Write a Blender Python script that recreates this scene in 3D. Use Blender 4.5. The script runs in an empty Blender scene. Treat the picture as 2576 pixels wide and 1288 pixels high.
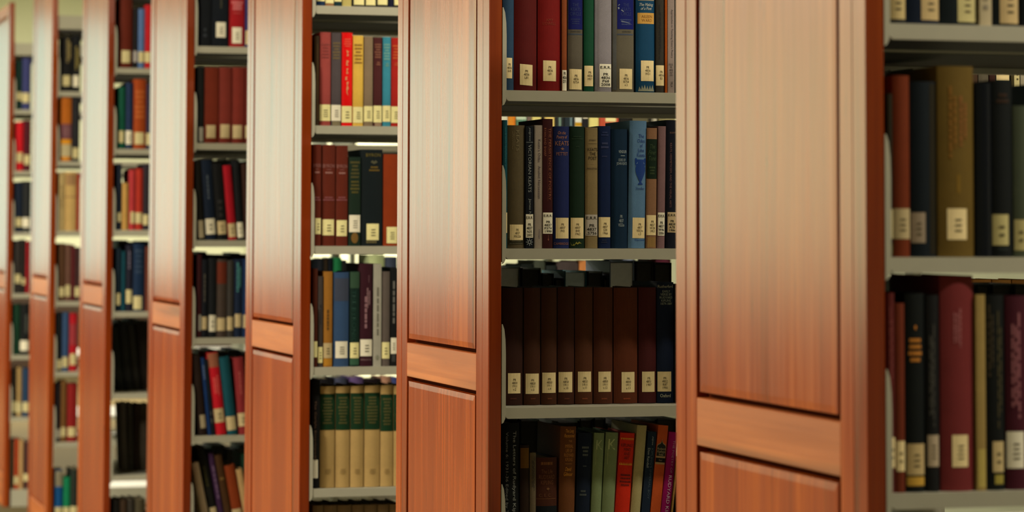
import bpy, math, random
from mathutils import Vector, Matrix
random.seed(7)
C = bpy.context.scene.collection
PI = math.pi

# ------------------------------------------------------------------ camera model (metres, radians)
F_PX = 7062.2; TH = math.radians(16.0207); PH = math.radians(3.2899); RO = math.radians(.1344); SY = -478.1
CAM = Vector((-1.448, 0., 1.387))
_d = Vector((math.sin(TH)*math.cos(PH), math.cos(TH)*math.cos(PH), math.sin(PH)))
_r0 = Vector((math.cos(TH), -math.sin(TH), 0)); _u0 = _r0.cross(_d)
_r = math.cos(RO)*_r0 + math.sin(RO)*_u0
_u = -math.sin(RO)*_r0 + math.cos(RO)*_u0
def proj(X, Y, Z):
    v = Vector((X, Y, Z)) - CAM; D = v.dot(_d)
    return 1288 + F_PX*v.dot(_r)/D, 644 - F_PX*v.dot(_u)/D + SY
def unproj(px, py, Y):
    d = _d + _r*((px-1288)/F_PX) + _u*((644+SY-py)/F_PX)
    return CAM + d*((Y-CAM.y)/d.y)

# ------------------------------------------------------------------ the stacks
YB = 5.2005; W = .744; T = .0252; PITCH = .305; ZOFF = -.047
YK = dict(A=-1.825, B=0., C=1.769, D=3.548, E=5.350, F=7.127, G=8.934)
ZK = {k: v+ZOFF for k, v in dict(A=1.3963, B=1.3933, C=1.3855, D=1.3912, E=1.4201, F=1.4129, G=1.4038).items()}
ZR = {k: v+ZOFF for k, v in dict(A=1.1777, B=1.1876, C=1.1793, D=1.1829, E=1.2052, F=1.2005, G=1.195).items()}
HTOP = 2.50
def YF(k): return YB + YK[k] + .002
def zl(k, l): return ZK[k] + l*PITCH

# ------------------------------------------------------------------ materials
def s2l(c):
    c = c/255.
    return c/12.92 if c <= .04045 else ((c+.055)/1.055)**2.4
def lin(c): return tuple(s2l(x) for x in c)
MATS = {}
def newmat(name):
    m = bpy.data.materials.new(name); m.use_nodes = True
    nt = m.node_tree; b = nt.nodes['Principled BSDF']
    return m, nt, b
def nd(nt, t, **kw):
    n = nt.nodes.new(t)
    for k, v in kw.items(): setattr(n, k, v)
    return n
def cloth(albedo, rough=.75, weave=1., spec=.16):
    key = ('c', tuple(round(a, 4) for a in albedo), rough, weave)
    if key in MATS: return MATS[key]
    m, nt, b = newmat('book_cloth')
    tc = nd(nt, 'ShaderNodeTexCoord')
    n1 = nd(nt, 'ShaderNodeTexNoise'); n1.inputs['Scale'].default_value = 26; n1.inputs['Detail'].default_value = 3
    n2 = nd(nt, 'ShaderNodeTexNoise'); n2.inputs['Scale'].default_value = 900; n2.inputs['Detail'].default_value = 1
    nt.links.new(tc.outputs['Object'], n1.inputs['Vector']); nt.links.new(tc.outputs['Object'], n2.inputs['Vector'])
    a = nd(nt, 'ShaderNodeMath', operation='MULTIPLY_ADD'); a.inputs[1].default_value = .35*weave; a.inputs[2].default_value = 1-.175*weave
    nt.links.new(n1.outputs['Fac'], a.inputs[0])
    a2 = nd(nt, 'ShaderNodeMath', operation='MULTIPLY_ADD'); a2.inputs[1].default_value = .5*weave; a2.inputs[2].default_value = 1-.25*weave
    nt.links.new(n2.outputs['Fac'], a2.inputs[0])
    mu = nd(nt, 'ShaderNodeMath', operation='MULTIPLY'); nt.links.new(a.outputs[0], mu.inputs[0]); nt.links.new(a2.outputs[0], mu.inputs[1])
    mx = nd(nt, 'ShaderNodeVectorMath', operation='SCALE'); mx.inputs[0].default_value = albedo
    nt.links.new(mu.outputs[0], mx.inputs['Scale']); nt.links.new(mx.outputs[0], b.inputs['Base Color'])
    b.inputs['Roughness'].default_value = rough
    b.inputs['Specular IOR Level'].default_value = spec
    MATS[key] = m; return m
def plain(name, albedo, rough=.6, spec=.3, noise=.12, scale=40):
    key = (name, tuple(round(a, 4) for a in albedo), rough)
    if key in MATS: return MATS[key]
    m, nt, b = newmat(name)
    tc = nd(nt, 'ShaderNodeTexCoord'); n1 = nd(nt, 'ShaderNodeTexNoise'); n1.inputs['Scale'].default_value = scale
    nt.links.new(tc.outputs['Object'], n1.inputs['Vector'])
    a = nd(nt, 'ShaderNodeMath', operation='MULTIPLY_ADD'); a.inputs[1].default_value = 2*noise; a.inputs[2].default_value = 1-noise
    nt.links.new(n1.outputs['Fac'], a.inputs[0])
    mx = nd(nt, 'ShaderNodeVectorMath', operation='SCALE'); mx.inputs[0].default_value = albedo
    nt.links.new(a.outputs[0], mx.inputs['Scale']); nt.links.new(mx.outputs[0], b.inputs['Base Color'])
    b.inputs['Roughness'].default_value = rough; b.inputs['Specular IOR Level'].default_value = spec
    MATS[key] = m; return m
def emit(name, col, strength):
    m, nt, b = newmat(name)
    b.inputs['Base Color'].default_value = (0, 0, 0, 1)
    b.inputs['Emission Color'].default_value = (*col, 1); b.inputs['Emission Strength'].default_value = strength
    return m
def wood(name, along, c0, c1, c2, rough=.24):
    """cherry: glued-up boards of different tone, long grain running along Z (or Y for rails)"""
    m, nt, b = newmat(name)
    tc = nd(nt, 'ShaderNodeTexCoord'); oi = nd(nt, 'ShaderNodeObjectInfo')
    off = nd(nt, 'ShaderNodeVectorMath', operation='SCALE'); off.inputs[0].default_value = (13.7, 31.1, 17.9)
    nt.links.new(oi.outputs['Random'], off.inputs['Scale'])
    ad = nd(nt, 'ShaderNodeVectorMath', operation='ADD'); nt.links.new(tc.outputs['Object'], ad.inputs[0]); nt.links.new(off.outputs[0], ad.inputs[1])
    sp = nd(nt, 'ShaderNodeSeparateXYZ'); nt.links.new(ad.outputs[0], sp.inputs[0])
    across, run = ('Y', 'Z') if along == 'Z' else ('Z', 'Y')
    v = nd(nt, 'ShaderNodeTexVoronoi', voronoi_dimensions='1D'); v.inputs['Scale'].default_value = 9.
    nt.links.new(sp.outputs[across], v.inputs['W'])
    sep = nd(nt, 'ShaderNodeSeparateColor'); nt.links.new(v.outputs['Color'], sep.inputs[0])
    def stretch(sa, sr, detail=4, dist=0.):
        cb = nd(nt, 'ShaderNodeCombineXYZ')
        for o, s, i in ((across, sa, 0), (run, sr, 1), ('X', sa, 2)):
            mm = nd(nt, 'ShaderNodeMath', operation='MULTIPLY'); mm.inputs[1].default_value = s
            nt.links.new(sp.outputs[o], mm.inputs[0]); nt.links.new(mm.outputs[0], cb.inputs[i])
        n = nd(nt, 'ShaderNodeTexNoise'); n.inputs['Scale'].default_value = 1.; n.inputs['Detail'].default_value = detail; n.inputs['Distortion'].default_value = dist
        nt.links.new(cb.outputs[0], n.inputs['Vector']); return n
    big = stretch(14, 1.3, 3, .4); mid = stretch(90, 1.6, 4); fine = stretch(700, 9, 2); fleck = stretch(55, 9, 2)
    def madd(x, k, c):
        q = nd(nt, 'ShaderNodeMath', operation='MULTIPLY_ADD'); q.inputs[1].default_value = k
        nt.links.new(x, q.inputs[0])
        if isinstance(c, float): q.inputs[2].default_value = c
        else: nt.links.new(c, q.inputs[2])
        return q.outputs[0]
    s = madd(sep.outputs[0], .17, -.155)
    s = madd(big.outputs['Fac'], .55, s); s = madd(mid.outputs['Fac'], .36, s); s = madd(fine.outputs['Fac'], .22, s)
    r = nd(nt, 'ShaderNodeValToRGB'); e = r.color_ramp.elements
    e[0].position = .24; e[0].color = (*c0, 1); e[1].position = .76; e[1].color = (*c2, 1)
    k = e.new(.5); k.color = (*c1, 1)
    nt.links.new(s, r.inputs['Fac'])
    # small dark pith flecks
    fl = nd(nt, 'ShaderNodeMapRange'); fl.inputs['From Min'].default_value = .70; fl.inputs['From Max'].default_value = .80; fl.inputs['To Min'].default_value = 1; fl.inputs['To Max'].default_value = .55
    nt.links.new(fleck.outputs['Fac'], fl.inputs['Value'])
    # narrow dark heart-wood streaks
    sk = stretch(24, .7, 2, .3); sm = nd(nt, 'ShaderNodeMapRange'); sm.inputs['From Min'].default_value = .60; sm.inputs['From Max'].default_value = .70; sm.inputs['To Min'].default_value = 1; sm.inputs['To Max'].default_value = .60
    nt.links.new(sk.outputs['Fac'], sm.inputs['Value'])
    fm = nd(nt, 'ShaderNodeMath', operation='MULTIPLY'); nt.links.new(fl.outputs[0], fm.inputs[0]); nt.links.new(sm.outputs[0], fm.inputs[1])
    mx = nd(nt, 'ShaderNodeVectorMath', operation='SCALE'); nt.links.new(r.outputs['Color'], mx.inputs[0]); nt.links.new(fm.outputs[0], mx.inputs['Scale'])
    nt.links.new(mx.outputs[0], b.inputs['Base Color'])
    rr = madd(mid.outputs['Fac'], .14, rough-.07); nt.links.new(rr, b.inputs['Roughness'])
    b.inputs['IOR'].default_value = 1.5
    bp = nd(nt, 'ShaderNodeBump'); bp.inputs['Strength'].default_value = .05; bp.inputs['Distance'].default_value = .0006
    nt.links.new(mid.outputs['Fac'], bp.inputs['Height']); nt.links.new(bp.outputs[0], b.inputs['Normal'])
    return m

# ------------------------------------------------------------------ mesh helpers
class MB:
    def __init__(s): s.v = []; s.f = []
    def box(s, a, b):
        n = len(s.v); (x0, y0, z0), (x1, y1, z1) = a, b
        s.v += [(x0,y0,z0),(x1,y0,z0),(x1,y1,z0),(x0,y1,z0),(x0,y0,z1),(x1,y0,z1),(x1,y1,z1),(x0,y1,z1)]
        s.f += [tuple(n+i for i in q) for q in ((0,3,2,1),(4,5,6,7),(0,1,5,4),(1,2,6,5),(2,3,7,6),(3,0,4,7))]
        return s
    def cbox(s, a, b, c):
        """box with all edges chamfered by c"""
        (x0, y0, z0), (x1, y1, z1) = a, b; n = len(s.v); idx = {}
        for i, X in enumerate((x0, x1)):
            for j, Y in enumerate((y0, y1)):
                for k, Z in enumerate((z0, z1)):
                    sx, sy, sz = (c if i == 0 else -c), (c if j == 0 else -c), (c if k == 0 else -c)
                    for ax, p in ((0, (X, Y+sy, Z+sz)), (1, (X+sx, Y, Z+sz)), (2, (X+sx, Y+sy, Z))):
                        idx[i, j, k, ax] = len(s.v); s.v.append(p)
        I = idx
        for i in (0, 1): s.f.append(tuple(I[i,j,k,0] for j,k in ((0,0),(0,1),(1,1),(1,0))))
        for j in (0, 1): s.f.append(tuple(I[i,j,k,1] for i,k in ((0,0),(0,1),(1,1),(1,0))))
        for k in (0, 1): s.f.append(tuple(I[i,j,k,2] for i,j in ((0,0),(0,1),(1,1),(1,0))))
        for i in (0, 1):
            for j in (0, 1): s.f.append((I[i,j,0,0], I[i,j,1,0], I[i,j,1,1], I[i,j,0,1]))
            for k in (0, 1): s.f.append((I[i,0,k,0], I[i,1,k,0], I[i,1,k,2], I[i,0,k,2]))
        for j in (0, 1):
            for k in (0, 1): s.f.append((I[0,j,k,1], I[1,j,k,1], I[1,j,k,2], I[0,j,k,2]))
        for i in (0, 1):
            for j in (0, 1):
                for k in (0, 1): s.f.append((I[i,j,k,0], I[i,j,k,1], I[i,j,k,2]))
        return s
    def prism(s, pts, y0, y1):
        """closed outline in (x,z) extruded along y"""
        n = len(s.v); k = len(pts)
        s.v += [(x, y0, z) for x, z in pts] + [(x, y1, z) for x, z in pts]
        s.f += [tuple(range(n, n+k)), tuple(range(n+2*k-1, n+k-1, -1))]
        s.f += [(n+i, n+k+i, n+k+(i+1) % k, n+(i+1) % k) for i in range(k)]
        return s
    def build(s, name, mat, parent=None, loc=None):
        me = bpy.data.meshes.new(name); me.from_pydata(s.v, [], s.f); me.update()
        import bmesh
        bm = bmesh.new(); bm.from_mesh(me); bmesh.ops.recalc_face_normals(bm, faces=bm.faces); bm.to_mesh(me); bm.free()
        me.materials.append(mat)
        o = bpy.data.objects.new(name, me); C.objects.link(o)
        if parent: o.parent = parent
        if loc: o.location = loc
        return o
def tag(o, label=None, cat=None, group=None, kind=None):
    if label: o['label'] = label
    if cat: o['category'] = cat
    if group: o['group'] = group
    if kind: o['kind'] = kind
    return o
def empty(name, loc, label, cat, group=None):
    o = bpy.data.objects.new(name, None); C.objects.link(o); o.location = loc; o.empty_display_size = .05
    return tag(o, label, cat, group)
# ------------------------------------------------------------------ materials in use
WC = dict(c0=(.160, .016, .0008), c1=(.240, .031, .0011), c2=(.37, .072, .003))
M_wood = wood('cherry_wood', 'Z', **WC)
M_rail = wood('cherry_rail_wood', 'Y', rough=.38, c0=(.24, .045, .005), c1=(.33, .075, .010), c2=(.44, .118, .017))  # rail colours raised, putting part of its sheen into the wood
M_groove_shade = plain('groove_shade_wood', (.055, .009, .002), .95, .02, .2, 60)  # dark colour holds the shade down in the panel grooves
M_metal = plain('painted_shelf_metal', (.41, .39, .318), .45, .3, .05, 30)
M_under_shade = plain('shelf_underside_shade', (.018, .018, .016), .6, .2, .1, 20)  # thin dark sheets, the shade below shelves put into their colour
M_carpet = plain('carpet', (.085, .064, .031), .9, .1, .25, 300)
M_wall = plain('wall_paint', (.64, .65, .50), .8, .2, .04, 3)
M_ceil = plain('ceiling_paint', (.42, .39, .28), .85, .2, .03, 3)
M_frame = plain('window_paint', (.6, .57, .45), .5, .3, .05, 9)
M_lamp = plain('lamp_housing', (.7, .7, .66), .4, .4, .03, 20)
M_page = plain('paper_pages', (.62, .52, .33), .85, .15, .2, 120)
CREAM = (.84, .67, .37); WHITE = (.85, .79, .65)
M_cream = plain('label_paper', CREAM, .7, .2, .10, 70)
M_white = plain('label_paper', WHITE, .6, .25, .06, 70)
DAY = [emit('daylight_pane', c, q) for c, q in (((.58, 1., .82), 3.7), ((.58, 1., .77), 2.45), ((.62, 1., .79), 1.85), ((.52, 1., .82), 1.85), ((.93, .97, .50), 2.55))]
M_diff = emit('lamp_diffuser', (1., .93, .74), 3.)

# ------------------------------------------------------------------ the room
XL, XR, YN, YE, ZC = -7., 3.6, -3., 27., 3.75
def st(name, a, b, m):
    return tag(MB().box(a, b).build(name, m), kind='structure')
st('floor', (XL, YN, -.1), (XR, YE, 0), M_carpet)
st('ceiling', (XL, YN, ZC), (XR, YE, ZC+.1), M_ceil)
st('wall_left', (XL-.15, YN, 0), (XL, YE, ZC), M_wall)
st('wall_right', (XR, YN, 0), (XR+.15, YE, ZC), M_wall)
st('wall_front', (XL-.15, YN-.15, 0), (XR+.15, YN, ZC), M_wall)
st('wall_back', (XL-.15, YE, 0), (XR+.15, YE+.15, ZC), M_wall)
M_dim = plain('added_dark_board', (.035, .016, .008), .5, .3, .15, 12)  # dark boards added below the sills to dim reflections in the end panels
st('dimming_board_1', (XL, YN, 0), (XL+.02, YE, .78), M_dim)
st('dimming_board_2', (XL+.02, YE-.02, 0), (XR, YE, .78), M_dim)
nwin = 0
def window(a, b, axis, pane_mat):
    """tall window standing against a wall: frame with one mullion and transom, frosted daylight pane"""
    global nwin; nwin += 1
    w = MB(); fr = .06
    (x0, y0, z0), (x1, y1, z1) = a, b
    if axis == 'Y':     # lies in the XZ plane at y1
        xm = (x0+x1)/2; zt = z0 + (z1-z0)*.7
        for p, q in (((x0,y0,z0),(x1,y1,z0+fr)), ((x0,y0,z1-fr),(x1,y1,z1)), ((x0,y0,z0+fr),(x0+fr,y1,z1-fr)), ((x1-fr,y0,z0+fr),(x1,y1,z1-fr)), ((xm-.02,y0,z0+fr),(xm+.02,y1,z1-fr))): w.box(p, q)
        pane = MB().box((x0+fr, y0+.03, z0+fr), (x1-fr, y0+.035, z1-fr))
    else:
        ym = (y0+y1)/2
        for p, q in (((x0,y0,z0),(x1,y1,z0+fr)), ((x0,y0,z1-fr),(x1,y1,z1)), ((x0,y0,z0+fr),(x1,y0+fr,z1-fr)), ((x0,y1-fr,z0+fr),(x1,y1,z1-fr)), ((x0,ym-.02,z0+fr),(x1,ym+.02,z1-fr))): w.box(p, q)
        pane = MB().box((x1-.035, y0+fr, z0+fr), (x1-.03, y1-fr, z1-fr))
    o = tag(w.build('window_%d' % nwin, M_frame), kind='structure')
    pane.build('window_pane', pane_mat, o)
for i, x in enumerate((-6.6, -4.95, -3.3, -1.65)): window((x, YE-.06, .88), (x+1.5, YE, 3.42), 'Y', DAY[i])
for i in range(7): window((XL, 8.4+2.6*i, .80), (XL+.06, 10.9+2.6*i, 3.6), 'X', DAY[4])

# ------------------------------------------------------------------ ceiling lamps (housing + area light)
def ceiling_lamp(x, y, lx, ly, power, label, drop=0.):
    e = empty('ceiling_lamp', (x, y, ZC-drop), label, 'ceiling light', 'ceiling lamps over the aisles')
    if drop:
        for q in (-.4, .4): MB().box((q*lx-.006, -.006, -.02), (q*lx+.006, .006, drop)).build('hanging_rod', M_frame, e)
    MB().cbox((-lx/2, -ly/2, -.09), (lx/2, ly/2, -.001), .012).build('lamp_housing', M_lamp, e)
    L = bpy.data.lights.new('lamp_light', 'AREA'); L.shape = 'RECTANGLE'; L.size = lx*.94; L.size_y = ly*.8; L.energy = power; L.color = (1., .91, .70)
    o = bpy.data.objects.new('lamp_light', L); C.objects.link(o); o.parent = e; o.location = (0, 0, -.095)
AISLE = dict(A=62, B=35, C=54, D=4, E=6, F=12, G=15)
for k, p in AISLE.items():
    y = YF(k) - .84
    ceiling_lamp(1.3, y, 1.5, .16, p, 'long white ceiling lamp over the aisle before the %s bookcase from right' % dict(A='first', B='second', C='third', D='fourth', E='fifth', F='sixth', G='seventh')[k], .5)
for i, y in enumerate((5.2, 8.6, 12., 15.4)):
    ceiling_lamp(-4., y, .3, 1.3, 420, 'white ceiling lamp over the main aisle, %s from the front wall' % ('first', 'second', 'third', 'fourth')[i])  # added out of view to brighten the faces of the end panels

ceiling_lamp(1.2, 22., 2.4, .3, 800, 'long white ceiling lamp before the back wall, beyond all bookcases')  # added out of view to brighten the back wall
# ------------------------------------------------------------------ bookcases
CASE = dict(A='its panel widest in view', B='second from the right', C='third from right', D='middle one of seven', E='third from left', F='second from left', G='farthest away at the left edge')
def bookcase(k):
    y0 = YB+YK[k]
    root = empty('bookcase', (0, y0, 0), 'double-sided metal bookcase with cherry wood end panel, ' + CASE[k], 'bookcase', 'row of library bookcases')
    zr = ZR[k]; hr = .0717; s1 = .0925; s2 = .0905; bw = .046
    # end panel: two stiles (mesh of the panel itself), edge bands, rails, raised panels
    m = MB()
    m.cbox((0, s2-.0445, 0), (T-.001, s2, HTOP), .0012); m.cbox((0, W-s1, 0), (T-.001, W-s1+.0455, HTOP), .0012)
    ep = m.build('end_panel', M_wood, root)
    MB().box((.0185, s2+.0005, .02), (T-.004, W-s1-.0005, HTOP-.02)).build('back_board', M_groove_shade, ep)      # behind the raised panels
    MB().cbox((-.0004, 0, 0), (T, bw-.0006, HTOP+.004), .0016).build('edge_band', M_wood, ep)
    MB().cbox((-.0004, W-bw+.0006, 0), (T, W, HTOP+.004), .0016).build('edge_band', M_wood, ep)
    ya, yb = s2+.0003, W-s1-.0003
    for z0, z1 in ((0, .16), (zr-hr, zr), (HTOP-.055, HTOP)):
        MB().cbox((.0002, ya, z0), (T-.002, yb, z1), .0012).build('rail', M_rail, ep)
    for z0, z1 in ((.16, zr-hr), (zr, HTOP-.055)):
        g = .0095; gy = .0118; bev = .011
        a, b, c, d = ya+gy, yb-gy, z0+g, z1-g
        p = MB(); n = 0
        p.v = [(.0180, a, c), (.0180, b, c), (.0180, b, d), (.0180, a, d), (.0014, a, c), (.0014, b, c), (.0014, b, d), (.0014, a, d),
               (.0005, a+bev, c+bev), (.0005, b-bev, c+bev), (.0005, b-bev, d-bev), (.0005, a+bev, d-bev)]
        p.f = [(0,1,5,4),(1,2,6,5),(2,3,7,6),(3,0,4,7),(4,5,9,8),(5,6,10,9),(6,7,11,10),(7,4,8,11),(8,9,10,11)]
        p.build('raised_panel', M_wood, ep)
    # steel uprights in the middle of the case
    x0 = .0349; xe = 1.86
    for x in (x0+.004, x0+.913, xe-.03):
        MB().box((x, W/2-.03, 0), (x+.026, W/2+.03, HTOP-.17)).build('upright', M_metal, root)
    lev = [l for l in range(-4, 4) if .2 < zl(k, l) < 2.15]
    zs = [zl(k, l) for l in lev]
    top = zl(k, 3) if zl(k, 3) > 2.15 else zl(k, 4)
    def shelf(z, side, x, name='shelf', lip=.0208):
        s = MB(); c = .006
        ln = .905
        if side == 0: ya_, yb_ = .002, W/2-.032
        else: ya_, yb_ = W-.002, W/2+.032
        sg = 1 if side == 0 else -1
        # lip with cut lower corners, facing the aisle
        s.prism([(x, z-lip+c*.6), (x+c*.7, z-lip), (x+ln-c*.7, z-lip), (x+ln, z-lip+c*.6), (x+ln, z), (x, z)], ya_, ya_+sg*.013)
        s.box((x, min(ya_+sg*.013, yb_), z-.0105), (x+ln, max(ya_+sg*.013, yb_), z-.0008))
        o = s.build(name, M_metal, root)
        MB().box((x+.002, min(ya_+sg*.0135, yb_), z-.0112), (x+ln-.002, max(ya_+sg*.0135, yb_), z-.0107)).build('underside_shade', M_under_shade, o)
        return o
    def bracket(z, side, x, par, h=.16):
        s = MB(); w = .0082
        out = [(x, z-.030), (x+w*.45, z-.028), (x+w*.85, z-.021), (x+w, z-.012), (x+w, z+h-.055), (x+w*.9, z+h-.030), (x+w*.62, z+h-.010), (x+w*.2, z+h), (x, z+h)]
        ya_, sg = (.0005, 1) if side == 0 else (W-.0005, -1)
        s.prism(out, ya_, ya_+sg*.0022)
        s.box((x, min(ya_+sg*.0022, ya_+sg*.30), z-.026), (x+.0016, max(ya_+sg*.0022, ya_+sg*.30), z+h-.012))
        return s.build('bracket', M_metal, par)
    for z in zs:
        for side in (0, 1):
            for x in (x0, x0+.914):
                s = shelf(z, side, x)
                bracket(z, side, x-.0085, s)
    for side in (0, 1):
        for x in (x0, x0+.914):
            s = MB(); y_a, y_b = (.004, W/2-.032) if side == 0 else (W/2+.032, W-.004)
            s.box((x, y_a, 0), (x+.905, y_b, .085))
            s.build('base_shelf', M_metal, root)
    s = MB(); s.box((T+.003, .001, top-.004), (xe, W-.001, top+.028))
    s.box((T+.003, .001, top-.032), (xe, .014, top-.004)); s.box((T+.003, W-.014, top-.032), (xe, W-.001, top-.004))
    o = s.build('canopy_top', M_metal, root)
    MB().box((T+.005, .015, top-.0055), (xe-.002, W-.015, top-.0045)).build('underside_shade', M_under_shade, o)
for k in 'ABCDEFG': bookcase(k)
# ------------------------------------------------------------------ books
_fonts = {}
def text_mesh(body, italic=False, bold=False):
    key = (body, italic, bold)
    if key in _fonts: return _fonts[key]
    cu = bpy.data.curves.new('lettering', 'FONT'); cu.body = body; cu.size = 1; cu.resolution_u = 2
    cu.align_x = 'CENTER'; cu.space_line = .92
    if italic: cu.shear = .35
    if bold: cu.offset = .012
    o = bpy.data.objects.new('lettering', cu); C.objects.link(o)
    me = bpy.data.meshes.new_from_object(o)
    V = [tuple(v.co) for v in me.vertices]; Fc = [tuple(p.vertices) for p in me.polygons]
    bpy.data.objects.remove(o); bpy.data.curves.remove(cu); bpy.data.meshes.remove(me)
    xs = [v[0] for v in V]; ys = [v[1] for v in V]
    bx = (min(xs), max(xs), min(ys), max(ys))
    _fonts[key] = (V, Fc, bx); return _fonts[key]

GAIN = {}
def albedo(c, g):
    return tuple(max(.004, min(.9, a*b)) for a, b in zip(lin(c), g))

class Book:
    """a bound book standing on a shelf; its spine faces the aisle (-Y); local x across the spine, z up"""
    def __init__(s, k, l, x0, x1, ytop, col, gain, setb=.006, tilt=0., yr=None, depth=None, kind='hard', far=False, rough=.7, zb=None, H=None):
        s.k, s.l = k, l; s.wpx = float(x1-x0)
        s.gain = gain
        t = math.radians(tilt)
        Y = YF(k)+setb; zb = zl(k, l)+.0003 if zb is None else zb
        def xz(px, yref=None):
            if yref is not None: q = unproj(px, yref, Y); return q.x, q.z
            py = 600.
            for _ in range(5):
                q = unproj(px, py, Y); py = proj(q.x, Y, zb)[1]
            q = unproj(px, py, Y); return q.x, zb
        if yr is None: X0, _z = xz(x0); X1, _z = xz(x1)
        else:
            X0, z_ = xz(x0, yr); X1, _z = xz(x1, yr)
            X0 -= (z_-zb)*math.tan(t); X1 -= (z_-zb)*math.tan(t)
        X0 = max(X0, .0292)
        xm = (X0+X1)/2
        s.W = (X1-X0)*math.cos(t) - .0009
        s.ybot = proj(xm, Y, zb)[1]
        if ytop is not None:
            ztop = unproj((x0+x1)/2, ytop, Y).z
            s.H = (ztop-zb)/math.cos(t) if H is None else H
        else: s.H = H
        s.H = min(s.H, (PITCH-(.042 if zl(k, l+1) > 2.15 else .0245)-abs(math.sin(t))*s.W)/math.cos(t))
        s.ytop = proj(xm, Y, zb+s.H*math.cos(t))[1]
        s.zb = zb
        s.D = depth or (.135+.02*random.random() if s.H < .22 else .155+.02*random.random())
        s.D = min(s.D, .335-setb)
        s.hard = kind == 'hard'
        s.b = min(.16*s.W, .006) if s.hard else .0007
        lift = abs(math.sin(t))*s.W/2
        s.root = bpy.data.objects.new('book', None); C.objects.link(s.root); s.root.empty_display_size = .02
        s.root.location = (xm, Y, zb+lift); s.root.rotation_euler = (0, t, 0)
        # cover: spine + two boards
        th = .0024 if s.hard else .0005
        N = 12 if s.hard else 4
        m = MB(); out = []; hw = s.W/2
        out.append((-hw, s.D)); 
        for i in range(N+1):
            u = -hw+s.W*i/N; out.append((u, s.sy(u)))
        out.append((hw, s.D))
        inn = [(-hw+th, s.D)]
        for i in range(N+1):
            u = (-hw+th)+(s.W-2*th)*i/N; inn.append((u, s.sy(u)+th))
        inn.append((hw-th, s.D))
        n = len(out)
        m.v = [(x, y, 0) for x, y in out]+[(x, y, s.H) for x, y in out]+[(x, y, 0) for x, y in inn]+[(x, y, s.H) for x, y in inn]
        for i in range(n-1):
            m.f += [(i, i+1, n+i+1, n+i), (2*n+i+1, 2*n+i, 3*n+i, 3*n+i+1), (n+i, n+i+1, 3*n+i+1, 3*n+i), (i+1, i, 2*n+i, 2*n+i+1)]
        m.f += [(0, n, 3*n, 2*n), (n-1, 3*n-1, 4*n-1, 2*n-1)]
        s.alb = albedo(col, gain)
        cv = m.build('cover', cloth(s.alb, rough), s.root)
        for p in cv.data.polygons: p.use_smooth = False
        e = .004 if s.hard else .0006
        if s.W > 2*th+.002:
            MB().box((-hw+th+.0001, s.b+th+.0012, e), (hw-th-.0001, s.D-e, s.H-e)).build('page_block', M_page, s.root)
    def sy(s, u):
        q = min(1., abs(u)/(s.W/2+1e-9)); return s.b*q*q
    def v(s, y):
        return max(.0006, s.H*(s.ybot-y)/(s.ybot-s.ytop))
    def u(s, f): return -s.W/2+s.W*f
    def patch(s, name, u0, u1, y0, y1, mat, eps=.0003, parent=None, skew=0., n=None):
        m = MB(); N = n or max(2, int(8*(u1-u0))); va, vb = s.v(y1), s.v(y0)
        for i in range(N+1):
            u = s.u(u0+(u1-u0)*i/N)
            m.v += [(u-skew*.0, s.sy(u)-eps, va+skew*u), (u, s.sy(u)-eps, vb+skew*u)]
        for i in range(N): m.f.append((2*i, 2*i+2, 2*i+3, 2*i+1))
        return m.build(name, mat, parent or s.root)
    def mapped(s, name, V, Fc, box, u0, u1, y0, y1, mat, eps, rot=0, parent=None):
        bx0, bx1, by0, by1 = box
        ua, ub, va, vb = s.u(u0), s.u(u1), s.v(y1), s.v(y0)
        m = MB()
        for (x, y, *_r) in V:
            a = (x-bx0)/(bx1-bx0+1e-9); b = (y-by0)/(by1-by0+1e-9)
            if rot: a, b = b, 1-a          # reads downwards
            u = ua+(ub-ua)*a
            m.v.append((u, s.sy(max(-s.W/2, min(s.W/2, u)))-eps, va+(vb-va)*b))
        m.f = list(Fc)
        return m.build(name, mat, parent or s.root)
    def text(s, body, u0, u1, y0, y1, col, rot=0, italic=False, bold=False, name='title_lettering', eps=.0006, parent=None, gain=None):
        V, Fc, bx = text_mesh(body, italic, bold)
        return s.mapped(name, V, Fc, bx, u0, u1, y0, y1, plain('foil_lettering', albedo(col, gain or s.gain), .5, .3, 0.02), eps, rot, parent)
    def dashes(s, u0, u1, y0, y1, n, col, rot=0, name='title_lettering', eps=.0006, parent=None, seed=0, gain=None, fill=.55):
        """worn, unreadable lines of lettering: rows of short strokes"""
        rnd = random.Random(seed*77+n); m = []; V = []; Fc = []
        for i in range(n):
            a, b = (i+(1-fill)/2)/n, (i+(1+fill)/2)/n
            p = .5-rnd.uniform(.3, .5); e = 1-p
            while p < e-.02:
                w = rnd.uniform(.05, .13); q = min(e, p+w)
                k = len(V); V += [(p, a), (q, a), (q, b), (p, b)]; Fc.append((k, k+1, k+2, k+3)); p = q+rnd.uniform(.012, .03)
        return s.mapped(name, V, Fc, (0, 1, 0, 1), u0, u1, y0, y1, plain('foil_lettering', albedo(col, gain or s.gain), .5, .3, .02), eps, rot, parent)
    def label(s, u0, u1, y0, y1, kind='c', txt=None, skew=0., seed=1, tone=1.):
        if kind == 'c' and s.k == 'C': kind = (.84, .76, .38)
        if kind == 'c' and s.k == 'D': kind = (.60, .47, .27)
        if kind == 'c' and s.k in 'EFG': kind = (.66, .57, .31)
        base = {'c': CREAM, 'w': WHITE}[kind] if isinstance(kind, str) else kind
        mt = plain('label_paper', tuple(q*tone for q in base), .68, .2, .05 if kind == 'w' else .10, 70)
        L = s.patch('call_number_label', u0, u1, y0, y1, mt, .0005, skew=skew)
        dk = (.10, .085, .06)
        if txt is None: return L
        h = y1-y0; w = u1-u0
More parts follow.
